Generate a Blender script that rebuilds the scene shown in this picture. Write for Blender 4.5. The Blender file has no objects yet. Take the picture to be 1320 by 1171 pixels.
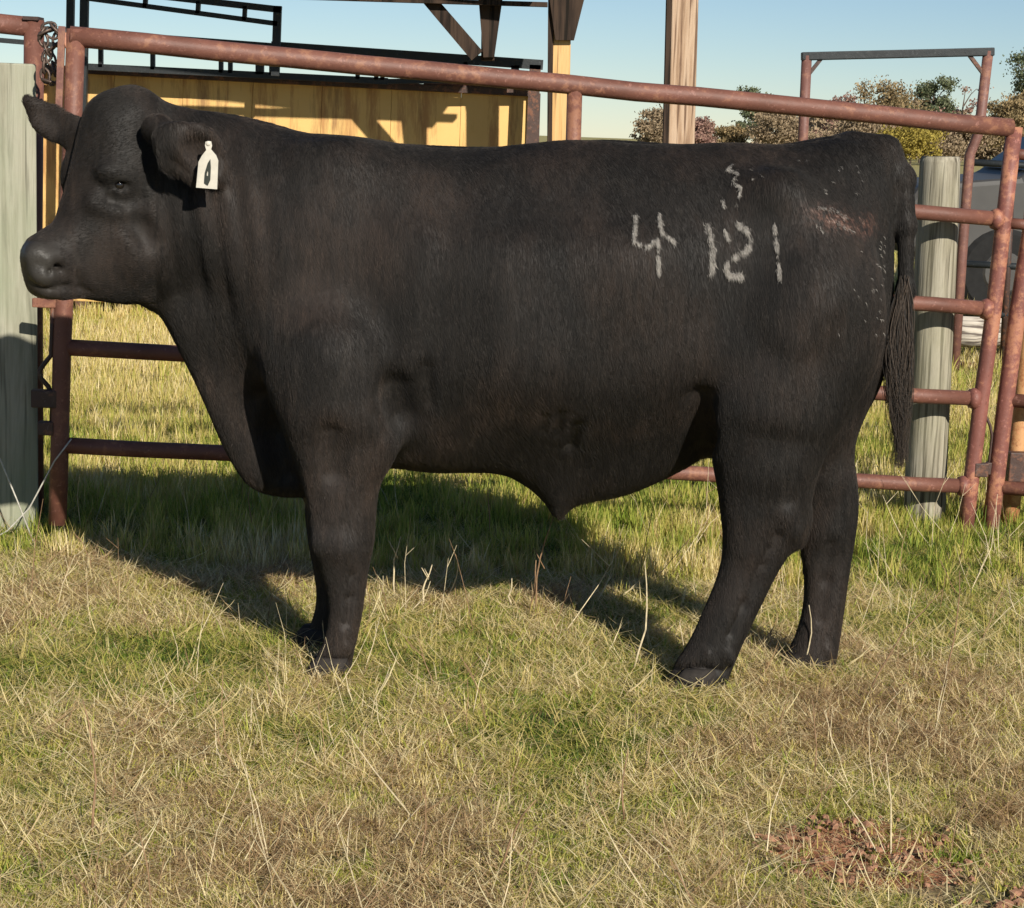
import bpy, math, random
import numpy as np
from mathutils import Vector, Matrix, noise as mnoise

random.seed(7)
rng = np.random.default_rng(7)
SC = bpy.context.scene
R = math.radians

# ------------------------------------------------------------------ camera
F, CX, CY, CAMH = 2500.0, 660.0, 585.5, 1.40
TILT, ROLL = math.atan((585.5 - 170.0) / F), 0.035
_r, _u, _f = Vector((1, 0, 0)), Vector((0, math.sin(TILT), math.cos(TILT))), Vector((0, math.cos(TILT), -math.sin(TILT)))
CR = _r * math.cos(ROLL) + _u * math.sin(ROLL)
CU = _u * math.cos(ROLL) - _r * math.sin(ROLL)
CAM = Vector((0, 0, CAMH))
cam = bpy.data.objects.new('camera', bpy.data.cameras.new('camera'))
SC.collection.objects.link(cam)
M = Matrix((CR, CU, -_f)).transposed().to_4x4()
M.translation = CAM
cam.matrix_world = M
cam.data.sensor_fit = 'HORIZONTAL'; cam.data.sensor_width = 36; cam.data.lens = 36 * F / 1320
cam.data.clip_start = 0.1; cam.data.clip_end = 3000
SC.camera = cam

# ------------------------------------------------------------------ light
SUN_AZ, SUN_EL = 26.0, 27.5             # degrees: shadow heads 26 left of straight away; height of the sun
SD = Vector((-math.sin(R(SUN_AZ)) * math.cos(R(SUN_EL)), math.cos(R(SUN_AZ)) * math.cos(R(SUN_EL)), -math.sin(R(SUN_EL))))
w = bpy.data.worlds.new('World'); SC.world = w; w.use_nodes = True
nt = w.node_tree; bg = nt.nodes['Background']
sky = nt.nodes.new('ShaderNodeTexSky'); sky.sky_type = 'NISHITA'; sky.sun_disc = False
sky.sun_elevation = R(SUN_EL); sky.sun_rotation = math.atan2(-SD.x, -SD.y)
sky.altitude = 1500; sky.air_density = 1.0; sky.dust_density = 0.0; sky.ozone_density = 3.5
nt.links.new(sky.outputs[0], bg.inputs[0]); bg.inputs[1].default_value = 0.062
sl = bpy.data.lights.new('sun', 'SUN'); sl.energy = 5.0; sl.angle = R(0.6); sl.color = (1.0, 0.93, 0.82)
so = bpy.data.objects.new('sun', sl); SC.collection.objects.link(so)
so.rotation_euler = SD.to_track_quat('-Z', 'Y').to_euler(); so.location = (3, -5, 8)
vs = SC.view_settings
vs.view_transform = 'Standard'; vs.look = 'None'; vs.exposure = 0.42; vs.gamma = 1.0; vs.use_curve_mapping = False

# ------------------------------------------------------------------ helpers
def pix(x, y, Y):
    """the world point that a photo pixel shows at depth Y"""
    d = _f + CR * ((x - CX) / F) - CU * ((y - CY) / F)
    return CAM + d * (Y / d.y)

def gnd(x, y, z=0.0):
    d = _f + CR * ((x - CX) / F) - CU * ((y - CY) / F)
    return CAM + d * ((z - CAMH) / d.z)

def proj(P):
    P = np.asarray(P, float) - np.array(CAM)
    a = P @ np.array(CR); b = P @ np.array(CU); c = P @ np.array(_f)
    return CX + F * a / c, CY - F * b / c

class MB:
    def __init__(s): s.v = []; s.f = []
    def add(s, vs_, fs_):
        n = len(s.v); s.v += [tuple(v) for v in vs_]; s.f += [tuple(i + n for i in f) for f in fs_]; return s
    def box(s, c, size, rot=None, taper=1.0):
        c = Vector(c); hx, hy, hz = [q / 2 for q in size]
        vv = []
        for z in (-hz, hz):
            t = taper if z > 0 else 1.0
            for x, y in ((-hx, -hy), (hx, -hy), (hx, hy), (-hx, hy)):
                p = Vector((x * t, y * t, z))
                if rot: p = rot @ p
                vv.append(c + p)
        return s.add(vv, [(3, 2, 1, 0), (4, 5, 6, 7), (0, 1, 5, 4), (1, 2, 6, 5), (2, 3, 7, 6), (3, 0, 4, 7)])
    def beam(s, a, b, wx, wy, up=Vector((0, 1, 0))):
        """square bar from a to b, wx wide across, wy deep along 'up'"""
        a, b = Vector(a), Vector(b); t = (b - a).normalized()
        n = (up - t * up.dot(t)).normalized(); m = t.cross(n)
        vv = []
        for p in (a, b):
            for i, j in ((-1, -1), (1, -1), (1, 1), (-1, 1)):
                vv.append(p + m * (i * wx / 2) + n * (j * wy / 2))
        return s.add(vv, [(3, 2, 1, 0), (4, 5, 6, 7), (0, 1, 5, 4), (1, 2, 6, 5), (2, 3, 7, 6), (3, 0, 4, 7)])
    def tube(s, pts, rad, seg=12, caps=True, wob=0.0):
        pts = [Vector(p) for p in pts]; n = len(pts)
        rr = rad if isinstance(rad, (list, tuple)) else [rad] * n
        vv = []; prev = None
        for i, p in enumerate(pts):
            t = (pts[min(i + 1, n - 1)] - pts[max(i - 1, 0)]).normalized()
            if prev is None:
                a = t.orthogonal().normalized()
            else:
                a = (prev - t * prev.dot(t)).normalized()
            prev = a; b = t.cross(a)
            for k in range(seg):
                th = 2 * math.pi * k / seg
                q = rr[i] * (1 + (random.uniform(-wob, wob) if wob else 0))
                vv.append(p + (a * math.cos(th) + b * math.sin(th)) * q)
        ff = []
        for i in range(n - 1):
            for k in range(seg):
                k2 = (k + 1) % seg
                ff.append((i * seg + k, i * seg + k2, (i + 1) * seg + k2, (i + 1) * seg + k))
        if caps:
            ff.append(tuple(range(seg - 1, -1, -1))); ff.append(tuple((n - 1) * seg + k for k in range(seg)))
        return s.add(vv, ff)
    def build(s, name, mat, parent=None, smooth=False, bevel=0.0):
        me = bpy.data.meshes.new(name); me.from_pydata(s.v, [], s.f); me.update()
        if smooth: me.shade_smooth()
        o = bpy.data.objects.new(name, me); SC.collection.objects.link(o)
        me.materials.append(mat)
        if parent is not None:
            o.parent = parent; o.matrix_parent_inverse = Matrix.Identity(4)
            o.location = -parent.location
        if bevel:
            m = o.modifiers.new('bevel', 'BEVEL'); m.width = bevel; m.segments = 2; m.limit_method = 'ANGLE'
        return o

def thing(name, label, cat, loc=(0, 0, 0), group=None):
    o = bpy.data.objects.new(name, None); SC.collection.objects.link(o)
    o.location = loc; o['label'] = label; o['category'] = cat; o.empty_display_size = .1
    if group: o['group'] = group
    return o

def tag(o, label=None, cat=None, group=None, kind=None):
    for k, v in (('label', label), ('category', cat), ('group', group), ('kind', kind)):
        if v: o[k] = v
    return o

# ------------------------------------------------------------------ materials
class Mat:
    def __init__(s, name, rough=.8, spec=.3):
        s.m = bpy.data.materials.new(name); s.m.use_nodes = True; s.t = s.m.node_tree
        s.b = s.t.nodes['Principled BSDF']; s.b.inputs['Roughness'].default_value = rough
        s.b.inputs['Specular IOR Level'].default_value = spec
    def n(s, ty, **kw):
        q = s.t.nodes.new(ty)
        for k, v in kw.items():
            if k in q.bl_rna.properties: setattr(q, k, v)
            else: q.inputs[k].default_value = v
        return q
    def l(s, a, b): s.t.links.new(a, b)
    def coord(s, scale=(1, 1, 1), obj=True):
        tc = s.n('ShaderNodeTexCoord'); mp = s.n('ShaderNodeMapping'); mp.inputs['Scale'].default_value = scale
        s.l(tc.outputs['Object' if obj else 'Generated'], mp.inputs[0]); return mp.outputs[0]
    def world(s, scale=(1, 1, 1)):
        g = s.n('ShaderNodeNewGeometry'); mp = s.n('ShaderNodeMapping'); mp.inputs['Scale'].default_value = scale
        s.l(g.outputs['Position'], mp.inputs[0]); return mp.outputs[0]
    def noise(s, vec, scale=5, detail=6, rough=.6, dist=0):
        q = s.n('ShaderNodeTexNoise'); q.inputs['Scale'].default_value = scale; q.inputs['Detail'].default_value = detail
        q.inputs['Roughness'].default_value = rough; q.inputs['Distortion'].default_value = dist
        s.l(vec, q.inputs['Vector']); return q.outputs['Fac']
    def ramp(s, fac, stops, mode='LINEAR'):
        q = s.n('ShaderNodeValToRGB'); cr = q.color_ramp; cr.interpolation = mode
        while len(cr.elements) < len(stops): cr.elements.new(.5)
        for e, (p, c) in zip(cr.elements, stops):
            e.position = p; e.color = (*c, 1) if len(c) == 3 else c
        s.l(fac, q.inputs[0]); return q.outputs[0]
    def mix(s, fac, a, b, mode='MIX'):
        q = s.n('ShaderNodeMix', data_type='RGBA', blend_type=mode)
        for val, i in ((fac, 0), (a, 6), (b, 7)):
            if isinstance(val, (int, float)): q.inputs[i].default_value = val
            elif isinstance(val, tuple): q.inputs[i].default_value = (*val, 1)
            else: s.l(val, q.inputs[i])
        return q.outputs[2]
    def math(s, op, a, b=0.0, c=0.0):
        q = s.n('ShaderNodeMath', operation=op)
        for i, val in enumerate((a, b, c)):
            if isinstance(val, (int, float)): q.inputs[i].default_value = val
            else: s.l(val, q.inputs[i])
        return q.outputs[0]
    def bump(s, h, strength=.4, dist=.01):
        q = s.n('ShaderNodeBump'); q.inputs['Strength'].default_value = strength; q.inputs['Distance'].default_value = dist
        s.l(h, q.inputs['Height']); s.l(q.outputs[0], s.b.inputs['Normal'])
    def col(s, c): s.l(c, s.b.inputs['Base Color'])

def pipe_mat(name, paint, rust, amount, dark=(.07, .03, .02), rough=.55):
    m = Mat(name, rough, .35); w1 = m.world()
    n1 = m.noise(w1, 3.5, 8, .7); n2 = m.noise(w1, 28, 6, .7); n3 = m.noise(w1, 90, 4, .6)
    c = m.ramp(m.noise(w1, 7, 5), [(.3, tuple(q * .75 for q in paint)), (.7, tuple(min(1, q * 1.2) for q in paint))])
    f = m.math('ADD', m.math('MULTIPLY', n1, .6), m.math('MULTIPLY', n2, .4))
    c = m.mix(m.ramp(f, [(amount - .03, (0, 0, 0)), (amount + .04, (1, 1, 1))]), c, rust)
    c = m.mix(m.ramp(n3, [(.62, (0, 0, 0)), (.72, (.7, .7, .7))]), c, dark)
    n4 = m.noise(w1, 55, 5, .75, .5)
    c = m.mix(m.ramp(n4, [(.60, (0, 0, 0)), (.64, (.8, .8, .8))]), c, tuple(min(1, q * 1.5 + .03) for q in paint))
    m.col(c); m.bump(n2, .45, .005); return m.m

M_RED = pipe_mat('red_pipe_paint', (.150, .062, .043), (.24, .11, .065), .56)
M_RUST = pipe_mat('rusty_pipe', (.20, .075, .058), (.36, .16, .095), .52)
M_PORTAL = pipe_mat('brown_red_steel', (.16, .075, .06), (.24, .12, .08), .55)
M_ORANGE = pipe_mat('orange_rust', (.38, .16, .07), (.5, .27, .12), .5)
M_BLACK = pipe_mat('black_panel_steel', (.018, .022, .024), (.05, .035, .028), .66, (.01, .01, .01))
M_DARKRUST = pipe_mat('dark_rusted_steel', (.06, .035, .028), (.16, .07, .04), .55)

def wood_mat(name, a, b, crack=(.09, .08, .06), axis='z', sc=1.0, green=None):
    m = Mat(name, .85, .15)
    s3 = {'z': (26, 26, 1.6), 'x': (1.6, 26, 26), 'y': (26, 1.6, 26)}[axis]
    v = m.world(tuple(q * sc for q in s3)); n1 = m.noise(v, 1.0, 8, .65, .4)
    c = m.ramp(n1, [(.34, crack), (.45, a), (.56, b), (.68, tuple(q * .75 for q in a))])
    v2 = m.world(tuple(q * sc for q in ({'z': (70, 70, 2.2), 'x': (2.2, 70, 70), 'y': (70, 2.2, 70)}[axis])))
    n2 = m.noise(v2, 1.0, 4, .5)
    c = m.mix(m.ramp(n2, [(.38, (.9, .9, .9)), (.46, (0, 0, 0))]), c, crack)
    if green:
        n3 = m.noise(m.world((2.5, 2.5, 1.4)), 1.5, 5); c = m.mix(m.ramp(n3, [(.42, (0, 0, 0)), (.7, (.7, .7, .7))]), c, green)
    m.col(c); m.bump(m.math('ADD', n1, n2), .6, .006); return m.m

M_POST = wood_mat('weathered_post_wood', (.24, .215, .165), (.37, .34, .27), (.06, .05, .038), green=(.24, .23, .15))
M_SQPOST = wood_mat('silvered_board_wood', (.25, .24, .18), (.33, .32, .25), (.14, .135, .10), sc=.7, green=(.22, .25, .165))
M_POLE = wood_mat('brown_pole_wood', (.34, .23, .15), (.46, .34, .24), (.12, .07, .045), sc=.5)
M_TIMBER = wood_mat('dark_shed_timber', (.030, .020, .015), (.055, .036, .025), (.01, .008, .006), sc=.5)
M_GOLD = wood_mat('honey_post_wood', (.50, .30, .12), (.62, .40, .18), (.2, .11, .05), sc=.5)
M_LOG = wood_mat('bleached_log', (.42, .38, .32), (.55, .5, .43), (.1, .08, .07), 'x', .6)

def yellow_mat():
    m = Mat('yellow_sheet_paint', .6, .3)
    v = m.world(); n1 = m.noise(m.world((3, 3, .35)), 1.6, 7, .7); n2 = m.noise(m.world((9, 9, 1.1)), 1.2, 6, .7); n3 = m.noise(v, 6, 6)
    c = m.mix(n3, (.60, .37, .12), (.69, .46, .18))
    c = m.mix(m.ramp(n2, [(.50, (0, 0, 0)), (.64, (.75, .75, .75))]), c, (.34, .16, .06))
    c = m.mix(m.ramp(n1, [(.56, (0, 0, 0)), (.66, (.7, .7, .7))]), c, (.17, .08, .04))
    m.col(c); m.bump(n2, .2, .005); return m.m
M_YELLOW = yellow_mat()

def simple(name, c, rough=.6, spec=.4, metal=0.0, var=.25, sc=12, bump=.15):
    m = Mat(name, rough, spec); m.b.inputs['Metallic'].default_value = metal
    n1 = m.noise(m.world(), sc, 6, .65)
    m.col(m.ramp(n1, [(.3, tuple(q * (1 - var) for q in c)), (.7, tuple(min(1, q * (1 + var)) for q in c))]))
    if bump: m.bump(n1, bump, .004)
    return m.m
M_CARPAINT = simple('grey_car_paint', (.055, .053, .05), .5, .35, 0, .12, 5, .02)
M_GLASS = simple('dark_window_glass', (.010, .014, .015), .35, .25, 0, .1, 5, 0)
M_RUBBER = simple('black_rubber', (.015, .015, .015), .85, .2)
M_CHROME = simple('bright_trim', (.75, .75, .73), .25, .5, 1.0, .05, 5, 0)
M_CHAIN = simple('dull_chain_steel', (.10, .07, .055), .5, .4, .5, .4, 40)
M_WIRE = simple('pale_fence_wire', (.45, .43, .37), .55, .4, 0.2, .3, 60)
M_TAG = simple('white_tag_plastic', (.52, .49, .42), .5, .4, 0, .08, 60, .05)
M_INK = simple('black_tag_ink', (.03, .035, .03), .6, .2, 0, .1, 60, 0)
M_ROOF = simple('galvanised_roof_sheet', (.35, .34, .33), .45, .4, .6, .2, 3, .05)

# ================================================================== GROUND
def ground_h(x, y):
    return 0.018 * (mnoise.noise(Vector((x * .9, y * .9, 3))) + .5 * mnoise.noise(Vector((x * 2.7, y * 2.7, 8)))) if y < 40 else 0.0

def make_ground():
    ys = list(np.arange(-6, 1.5, .5)) + list(np.arange(1.5, 9, .06)) + list(np.geomspace(9, 900, 70))
    rows = []; vv = []; ff = []
    nx = 120
    for y in ys:
        half = max(60.0, y * 2)
        for i in range(nx + 1):
            t = i / nx * 2 - 1; x = t * 4.5 + (half - 4.5) * math.copysign(abs(t) ** 7, t)
            vv.append((x, y, ground_h(x, y) - .004))
    W = nx + 1
    for j in range(len(ys) - 1):
        for i in range(nx):
            ff.append((j * W + i, j * W + i + 1, (j + 1) * W + i + 1, (j + 1) * W + i))
    b = MB(); b.v = vv; b.f = ff
    m = Mat('soil_and_thatch', .95, .1)
    wv = m.world(); n1 = m.noise(wv, 1.3, 6, .6); n2 = m.noise(wv, 40, 6, .7); n3 = m.noise(wv, 9, 6, .6)
    c = m.ramp(n2, [(.3, (.08, .055, .032)), (.5, (.24, .18, .10)), (.72, (.50, .40, .23))])
    c2 = m.ramp(n2, [(.3, (.05, .06, .02)), (.7, (.17, .18, .06))])
    c = m.mix(m.ramp(n1, [(.42, (0, 0, 0)), (.6, (.8, .8, .8))]), c, c2)
    # far field, where grass is no longer modelled: mown pasture colour
    far = m.ramp(n3, [(.3, (.26, .24, .09)), (.6, (.36, .31, .14)), (.8, (.24, .26, .08))])
    sep = m.n('ShaderNodeSeparateXYZ'); m.l(wv, sep.inputs[0])
    c = m.mix(m.ramp(m.math('MULTIPLY', sep.outputs[1], .04), [(.35, (0, 0, 0)), (.8, (.85, .85, .85))]), c, far)
    # bare red clay patch
    px = gnd(1125, 1095)
    vm = m.n('ShaderNodeVectorMath', operation='DISTANCE'); m.l(m.world(), vm.inputs[0]); vm.inputs[1].default_value = (px.x, px.y, 0)
    d = m.math('ADD', m.math('MULTIPLY', vm.outputs['Value'], 2.8), m.math('MULTIPLY', n3, .9))
    red = m.ramp(n2, [(.3, (.20, .08, .045)), (.6, (.42, .20, .11)), (.8, (.52, .31, .19))])
    c = m.mix(m.ramp(d, [(.95, (1, 1, 1)), (1.3, (0, 0, 0))]), c, red)
    m.col(c); m.bump(n2, .8, .02)
    return tag(b.build('ground', m.m, smooth=True), kind='structure')
make_ground()

# ================================================================== GRASS
def grass_mat(tall=False):
    m = Mat('pasture_grass_blades', .6, .25)
    at = m.n('ShaderNodeAttribute', attribute_name='bl'); oi = m.n('ShaderNodeObjectInfo')
    dr = m.n('ShaderNodeAttribute', attribute_name='dry', attribute_type='INSTANCER')
    f = m.math('ADD', m.math('MULTIPLY', at.outputs['Fac'], .68), m.math('MULTIPLY', oi.outputs['Random'], .16))
    f = m.math('ADD', f, m.math('MULTIPLY', dr.outputs['Fac'], .55)); f = m.math('SUBTRACT', f, .16)
    c = m.ramp(f, [(.0, (.06, .11, .018)), (.18, (.20, .28, .035)), (.38, (.43, .45, .08)), (.55, (.56, .46, .14)),
                   (.70, (.72, .58, .26)), (.84, (.88, .77, .46)), (.95, (.62, .46, .25)), (1.0, (.40, .27, .14))])
    hg = m.n('ShaderNodeAttribute', attribute_name='hh')
    m.col(c)
    tr = m.n('ShaderNodeBsdfTranslucent'); m.l(c, tr.inputs[0])
    mx = m.n('ShaderNodeMixShader'); mx.inputs[0].default_value = .38
    out = m.t.nodes['Material Output']
    m.l(m.b.outputs[0], mx.inputs[1]); m.l(tr.outputs[0], mx.inputs[2]); m.l(mx.outputs[0], out.inputs[0])
    return m.m
M_GRASS = grass_mat()

def blade(vv, ff, bl, base, az, length, lean, width, curl, val, twist):
    n = 3; d = Vector((math.cos(az), math.sin(az), 0)); side = Vector((-math.sin(az + twist), math.cos(az + twist), 0))
    p = Vector(base); i0 = len(vv); ang = lean
    for k in range(n + 1):
        wd = width * (1 - (k / n) ** 1.8) + (.0002 if k == n else 0)
        if k < n: vv.append(p - side * wd / 2); vv.append(p + side * wd / 2)
        else: vv.append(p)
        p = p + (d * math.sin(ang) + Vector((0, 0, 1)) * math.cos(ang)) * (length / n)
        if p.z < .002: p.z = .002 + random.random() * .004
        ang += curl / n
    for k in range(n - 1):
        a = i0 + 2 * k; ff.append((a, a + 1, a + 3, a + 2))
    a = i0 + 2 * (n - 1); ff.append((a, a + 1, a + 2))
    bl += [val] * (len(vv) - i0)

def clump(kind, seed):
    random.seed(seed); vv = []; ff = []; bl = []
    if kind == 'green': N, rad = 26, .035
    elif kind == 'straw': N, rad = 24, .055
    elif kind == 'tall': N, rad = 16, .03
    elif kind == 'thatch': N, rad = 9, .07
    else: N, rad = 30, .05
    for i in range(N):
        a = random.uniform(0, 6.283); r_ = rad * math.sqrt(random.random()); base = (r_ * math.cos(a), r_ * math.sin(a), -.006)
        az = random.uniform(0, 6.283)
        if kind == 'green':
            blade(vv, ff, bl, base, az, random.uniform(.018, .055), random.uniform(.05, .9), random.uniform(.0024, .0044), random.uniform(.2, 1.3), random.choice((random.uniform(0, .2), random.uniform(.1, .75))), random.uniform(-1, 1))
        elif kind == 'straw':
            blade(vv, ff, bl, (base[0], base[1], random.uniform(.0, .022)), az, random.uniform(.022, .085), random.uniform(.9, 1.6), random.uniform(.0011, .0026), random.uniform(-.5, .6), random.choice((random.uniform(.5, .95), random.uniform(.85, 1.15))), random.uniform(-1, 1))
        elif kind == 'thatch':
            blade(vv, ff, bl, (base[0], base[1], random.uniform(.005, .035)), az, random.uniform(.06, .16), random.uniform(1.2, 1.75), random.uniform(.0016, .0036), random.uniform(-.9, .9), random.uniform(.7, 1.05), random.uniform(-1, 1))
        elif kind == 'tall':
            blade(vv, ff, bl, base, az, random.uniform(.045, .11), random.uniform(.0, .4), random.uniform(.0028, .005), random.uniform(.1, .9), random.uniform(.05, .75), random.uniform(-1, 1))
        else:
            blade(vv, ff, bl, base, az, random.uniform(.015, .045), random.uniform(.2, 1.3), random.uniform(.0018, .0035), random.uniform(0, 1.2), random.uniform(.1, .95), random.uniform(-1, 1))
    me = bpy.data.meshes.new('grass_clump'); me.from_pydata([tuple(v) for v in vv], [], ff); me.update()
    at = me.attributes.new('bl', 'FLOAT', 'POINT'); at.data.foreach_set('value', bl)
    me.materials.append(M_GRASS); me.shade_smooth()
    return bpy.data.objects.new('grass_clump', me)

def scatter(name, pts, rots, scl, idx, dry, kinds, seed):
    """one stuff object: clumps instanced on points"""
    coll = bpy.data.collections.new(name + '_sources')
    for i, k in enumerate(kinds):
        o = clump(k, seed + i * 13); o.name = 'clump_%02d' % i; coll.objects.link(o)
    me = bpy.data.meshes.new(name); n = len(pts)
    me.vertices.add(n); me.vertices.foreach_set('co', np.asarray(pts, np.float32).ravel())
    for nm, ty, dat in (('rotz', 'FLOAT', rots), ('scl', 'FLOAT', scl), ('dry', 'FLOAT', dry), ('idx', 'INT', idx)):
        a = me.attributes.new(nm, ty, 'POINT'); a.data.foreach_set('value', np.asarray(dat).astype(np.float32 if ty == 'FLOAT' else np.int32))
    o = bpy.data.objects.new(name, me); SC.collection.objects.link(o); me.materials.append(M_GRASS)
    g = bpy.data.node_groups.new(name, 'GeometryNodeTree')
    g.interface.new_socket('Geometry', in_out='INPUT', socket_type='NodeSocketGeometry')
    g.interface.new_socket('Geometry', in_out='OUTPUT', socket_type='NodeSocketGeometry')
    N = g.nodes.new; gi = N('NodeGroupInput'); go = N('NodeGroupOutput')
    ci = N('GeometryNodeCollectionInfo'); ci.inputs[0].default_value = coll
    ci.inputs['Separate Children'].default_value = True; ci.inputs['Reset Children'].default_value = True
    ip = N('GeometryNodeInstanceOnPoints'); ip.inputs['Pick Instance'].default_value = True
    def attr(nm, ty):
        q = N('GeometryNodeInputNamedAttribute'); q.data_type = ty; q.inputs[0].default_value = nm
        return [s for s in q.outputs if s.name == 'Attribute' and s.enabled][0]
    cx = N('ShaderNodeCombineXYZ'); L = g.links.new
    L(attr('rotz', 'FLOAT'), cx.inputs[2]); L(gi.outputs[0], ip.inputs['Points']); L(ci.outputs[0], ip.inputs['Instance'])
    L(attr('idx', 'INT'), ip.inputs['Instance Index']); L(cx.outputs[0], ip.inputs['Rotation'])
    L(attr('scl', 'FLOAT'), ip.inputs['Scale']); L(ip.outputs[0], go.inputs[0])
    md = o.modifiers.new('scatter', 'NODES'); md.node_group = g
    return tag(o, kind='stuff')

def nz(x, y, s, z=0.0): return mnoise.noise(Vector((x * s, y * s, z)))

def make_grass():
    KINDS = ['green', 'green', 'green', 'mix', 'mix', 'mix', 'straw', 'straw', 'straw', 'tall', 'tall', 'tall', 'thatch', 'thatch', 'thatch']
    P = []; Rz = []; S = []; I = []; D = []
    patch = gnd(1125, 1095); patch2 = gnd(1290, 1150)
    def put(x, y, far):
        n1 = nz(x, y, 1.1, 1.7); n2 = nz(x, y, 3.3, 5.1); n3 = nz(x, y, 9, 2.2)
        back = min(1, max(0, (y - 5.6) / 1.0))
        dry = min(.98, .54 + .50 * n1 + .50 * n2 + .34 * n3 - .14 * back)
        if 6.6 < y < 7.6: dry -= .06
        if y > 9: dry = .5 + .35 * n1 + .2 * n2 + min(.25, (y - 9) * .05)
        r_ = random.random()
        if y < 7 and r_ < .5 * min(1, max(0, nz(x, y, 7.5, 9.1) * 2.6 - .15)): return
        r_ = random.random()
        dp = math.hypot(x - patch.x, (y - patch.y) * 1.0)
        if dp < .25 + .15 * n3 + .08 * n2 and r_ < .78: return
        if math.hypot(x - patch2.x, y - patch2.y) < .13 + .08 * n3 and r_ < .8: return
        if y < 6.0:
            pt = .006 + .03 * max(0, n2)
            k = 'thatch' if random.random() < .10 + .30 * max(0, nz(x, y, 2.6, 4.4)) else 'tall' if random.random() < pt else ('straw' if random.random() < .36 + .3 * (dry - .5) else ('green' if random.random() < .62 - .5 * (dry - .4) else 'mix'))
        else:
            k = 'tall' if random.random() < .10 + .42 * back * (.6 + n1) else ('straw' if random.random() < .2 else ('green' if random.random() < .7 else 'mix'))
        i = {'green': 0, 'mix': 3, 'straw': 6, 'tall': 9, 'thatch': 12}[k] + random.randrange(3)
        s = random.uniform(.65, 1.25) * (1 + .25 * n3)
        if k == 'tall' and y < 6: s *= .7
        P.append((x, y, ground_h(x, y) - .002)); Rz.append(random.uniform(0, 6.283)); S.append(s * far); I.append(i); D.append(dry + random.uniform(-.1, .1))
    random.seed(21)
    y = 2.9
    def strip(y0, y1, dens, far):
        wl = -(y1 * .28 + 1.5); wr = y1 * .28 + 1.5; core = y1 * .28 + .35
        n = int((wr - wl) * (y1 - y0) * dens)
        for _ in range(n):
            x = random.uniform(wl, wr)
            if abs(x) > core and random.random() < .45: continue
            put(x, random.uniform(y0, y1), far)
    for a, b, dn, fr in ((1.6, 2.7, 500, 1.1), (2.7, 4, 2600, .85), (4, 5, 2300, .95), (5, 6, 1900, 1.0), (6, 7.5, 1400, 1.0), (7.5, 10, 600, 1.15), (10, 14, 260, 1.4), (14, 20, 90, 1.9), (20, 32, 22, 2.6)):
        strip(a, b, dn, fr)
    for hx_, hy_ in ((898, 893), (880, 893), (925, 893), (1036, 876), (1010, 876), (1060, 876), (424, 870), (404, 868), (448, 870), (404, 850), (385, 850)):
        g_ = gnd(hx_, hy_)
        for _ in range(20):
            x = g_.x + random.uniform(-.05, .05); y = g_.y + random.uniform(-.11, -.02)
            P.append((x, y, ground_h(x, y) - .002)); Rz.append(random.uniform(0, 6.283)); S.append(random.uniform(.8, 1.25)); I.append(random.choice((0, 1, 2, 3, 4, 5, 6, 12, 13))); D.append(random.uniform(.4, .9))
    return scatter('pasture_grass', P, Rz, S, I, D, KINDS, 100)
make_grass()
# ================================================================== FIELDS for the bull (implicit surfaces -> one continuous mesh)
YC = 5.06
H = 0.0082
X0, X1, Y0, Y1, Z0, Z1 = -1.36, 1.16, 4.54, 5.54, -.01, 1.60
gx = np.arange(X0, X1, H); gy = np.arange(Y0, Y1, H); gz = np.arange(Z0, Z1, H)

def poly_sdf(px, pz, poly):
    """signed distance in 2-D, positive inside"""
    poly = np.asarray(poly, float); d = np.full(px.shape, 1e9); inside = np.zeros(px.shape, bool)
    n = len(poly)
    for i in range(n):
        ax, az = poly[i]; bx, bz = poly[(i + 1) % n]
        ex, ez = bx - ax, bz - az
        t = np.clip(((px - ax) * ex + (pz - az) * ez) / (ex * ex + ez * ez + 1e-12), 0, 1)
        d = np.minimum(d, np.hypot(px - ax - t * ex, pz - az - t * ez))
        c = ((az > pz) != (bz > pz)) & (px < (bx - ax) * (pz - az) / (bz - az + 1e-12) + ax)
        inside ^= c
    return np.where(inside, d, -d)

def smooth_poly(pts, it=2):
    p = np.asarray(pts, float)
    for _ in range(it):
        q = np.roll(p, -1, 0); p = np.stack([p * .75 + q * .25, p * .25 + q * .75], 1).reshape(-1, 2)
    return p

def wmap(ax, az, ctrl, sig=.09):
    num = np.zeros(ax.shape); den = np.zeros(ax.shape)
    for (x, z, w_) in ctrl:
        k = np.exp(-((ax - x) ** 2 + (az - z) ** 2) / (2 * sig * sig)) + 1e-9 / ((ax - x) ** 2 + (az - z) ** 2 + .01)
        num += k * w_; den += k
    return num / den

def smin(a, b, k):
    h = np.clip(.5 + .5 * (b - a) / k, 0, 1)
    return b * (1 - h) + a * h - k * h * (1 - h)

FIELD = np.full((len(gx), len(gy), len(gz)), 1.0, np.float32)

def union(sl, f, k):
    FIELD[sl] = smin(FIELD[sl], f.astype(np.float32), k)

def carve(sl, f, k):
    a = FIELD[sl]; FIELD[sl] = -smin(-a, f.astype(np.float32), k)

def region(lo, hi, pad=.12):
    s = []
    for g, a, b in ((gx, lo[0], hi[0]), (gy, lo[1], hi[1]), (gz, lo[2], hi[2])):
        i = int(np.searchsorted(g, a - pad)); j = int(np.searchsorted(g, b + pad)); s.append(slice(max(0, i), min(len(g), j)))
    return tuple(s)

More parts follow.
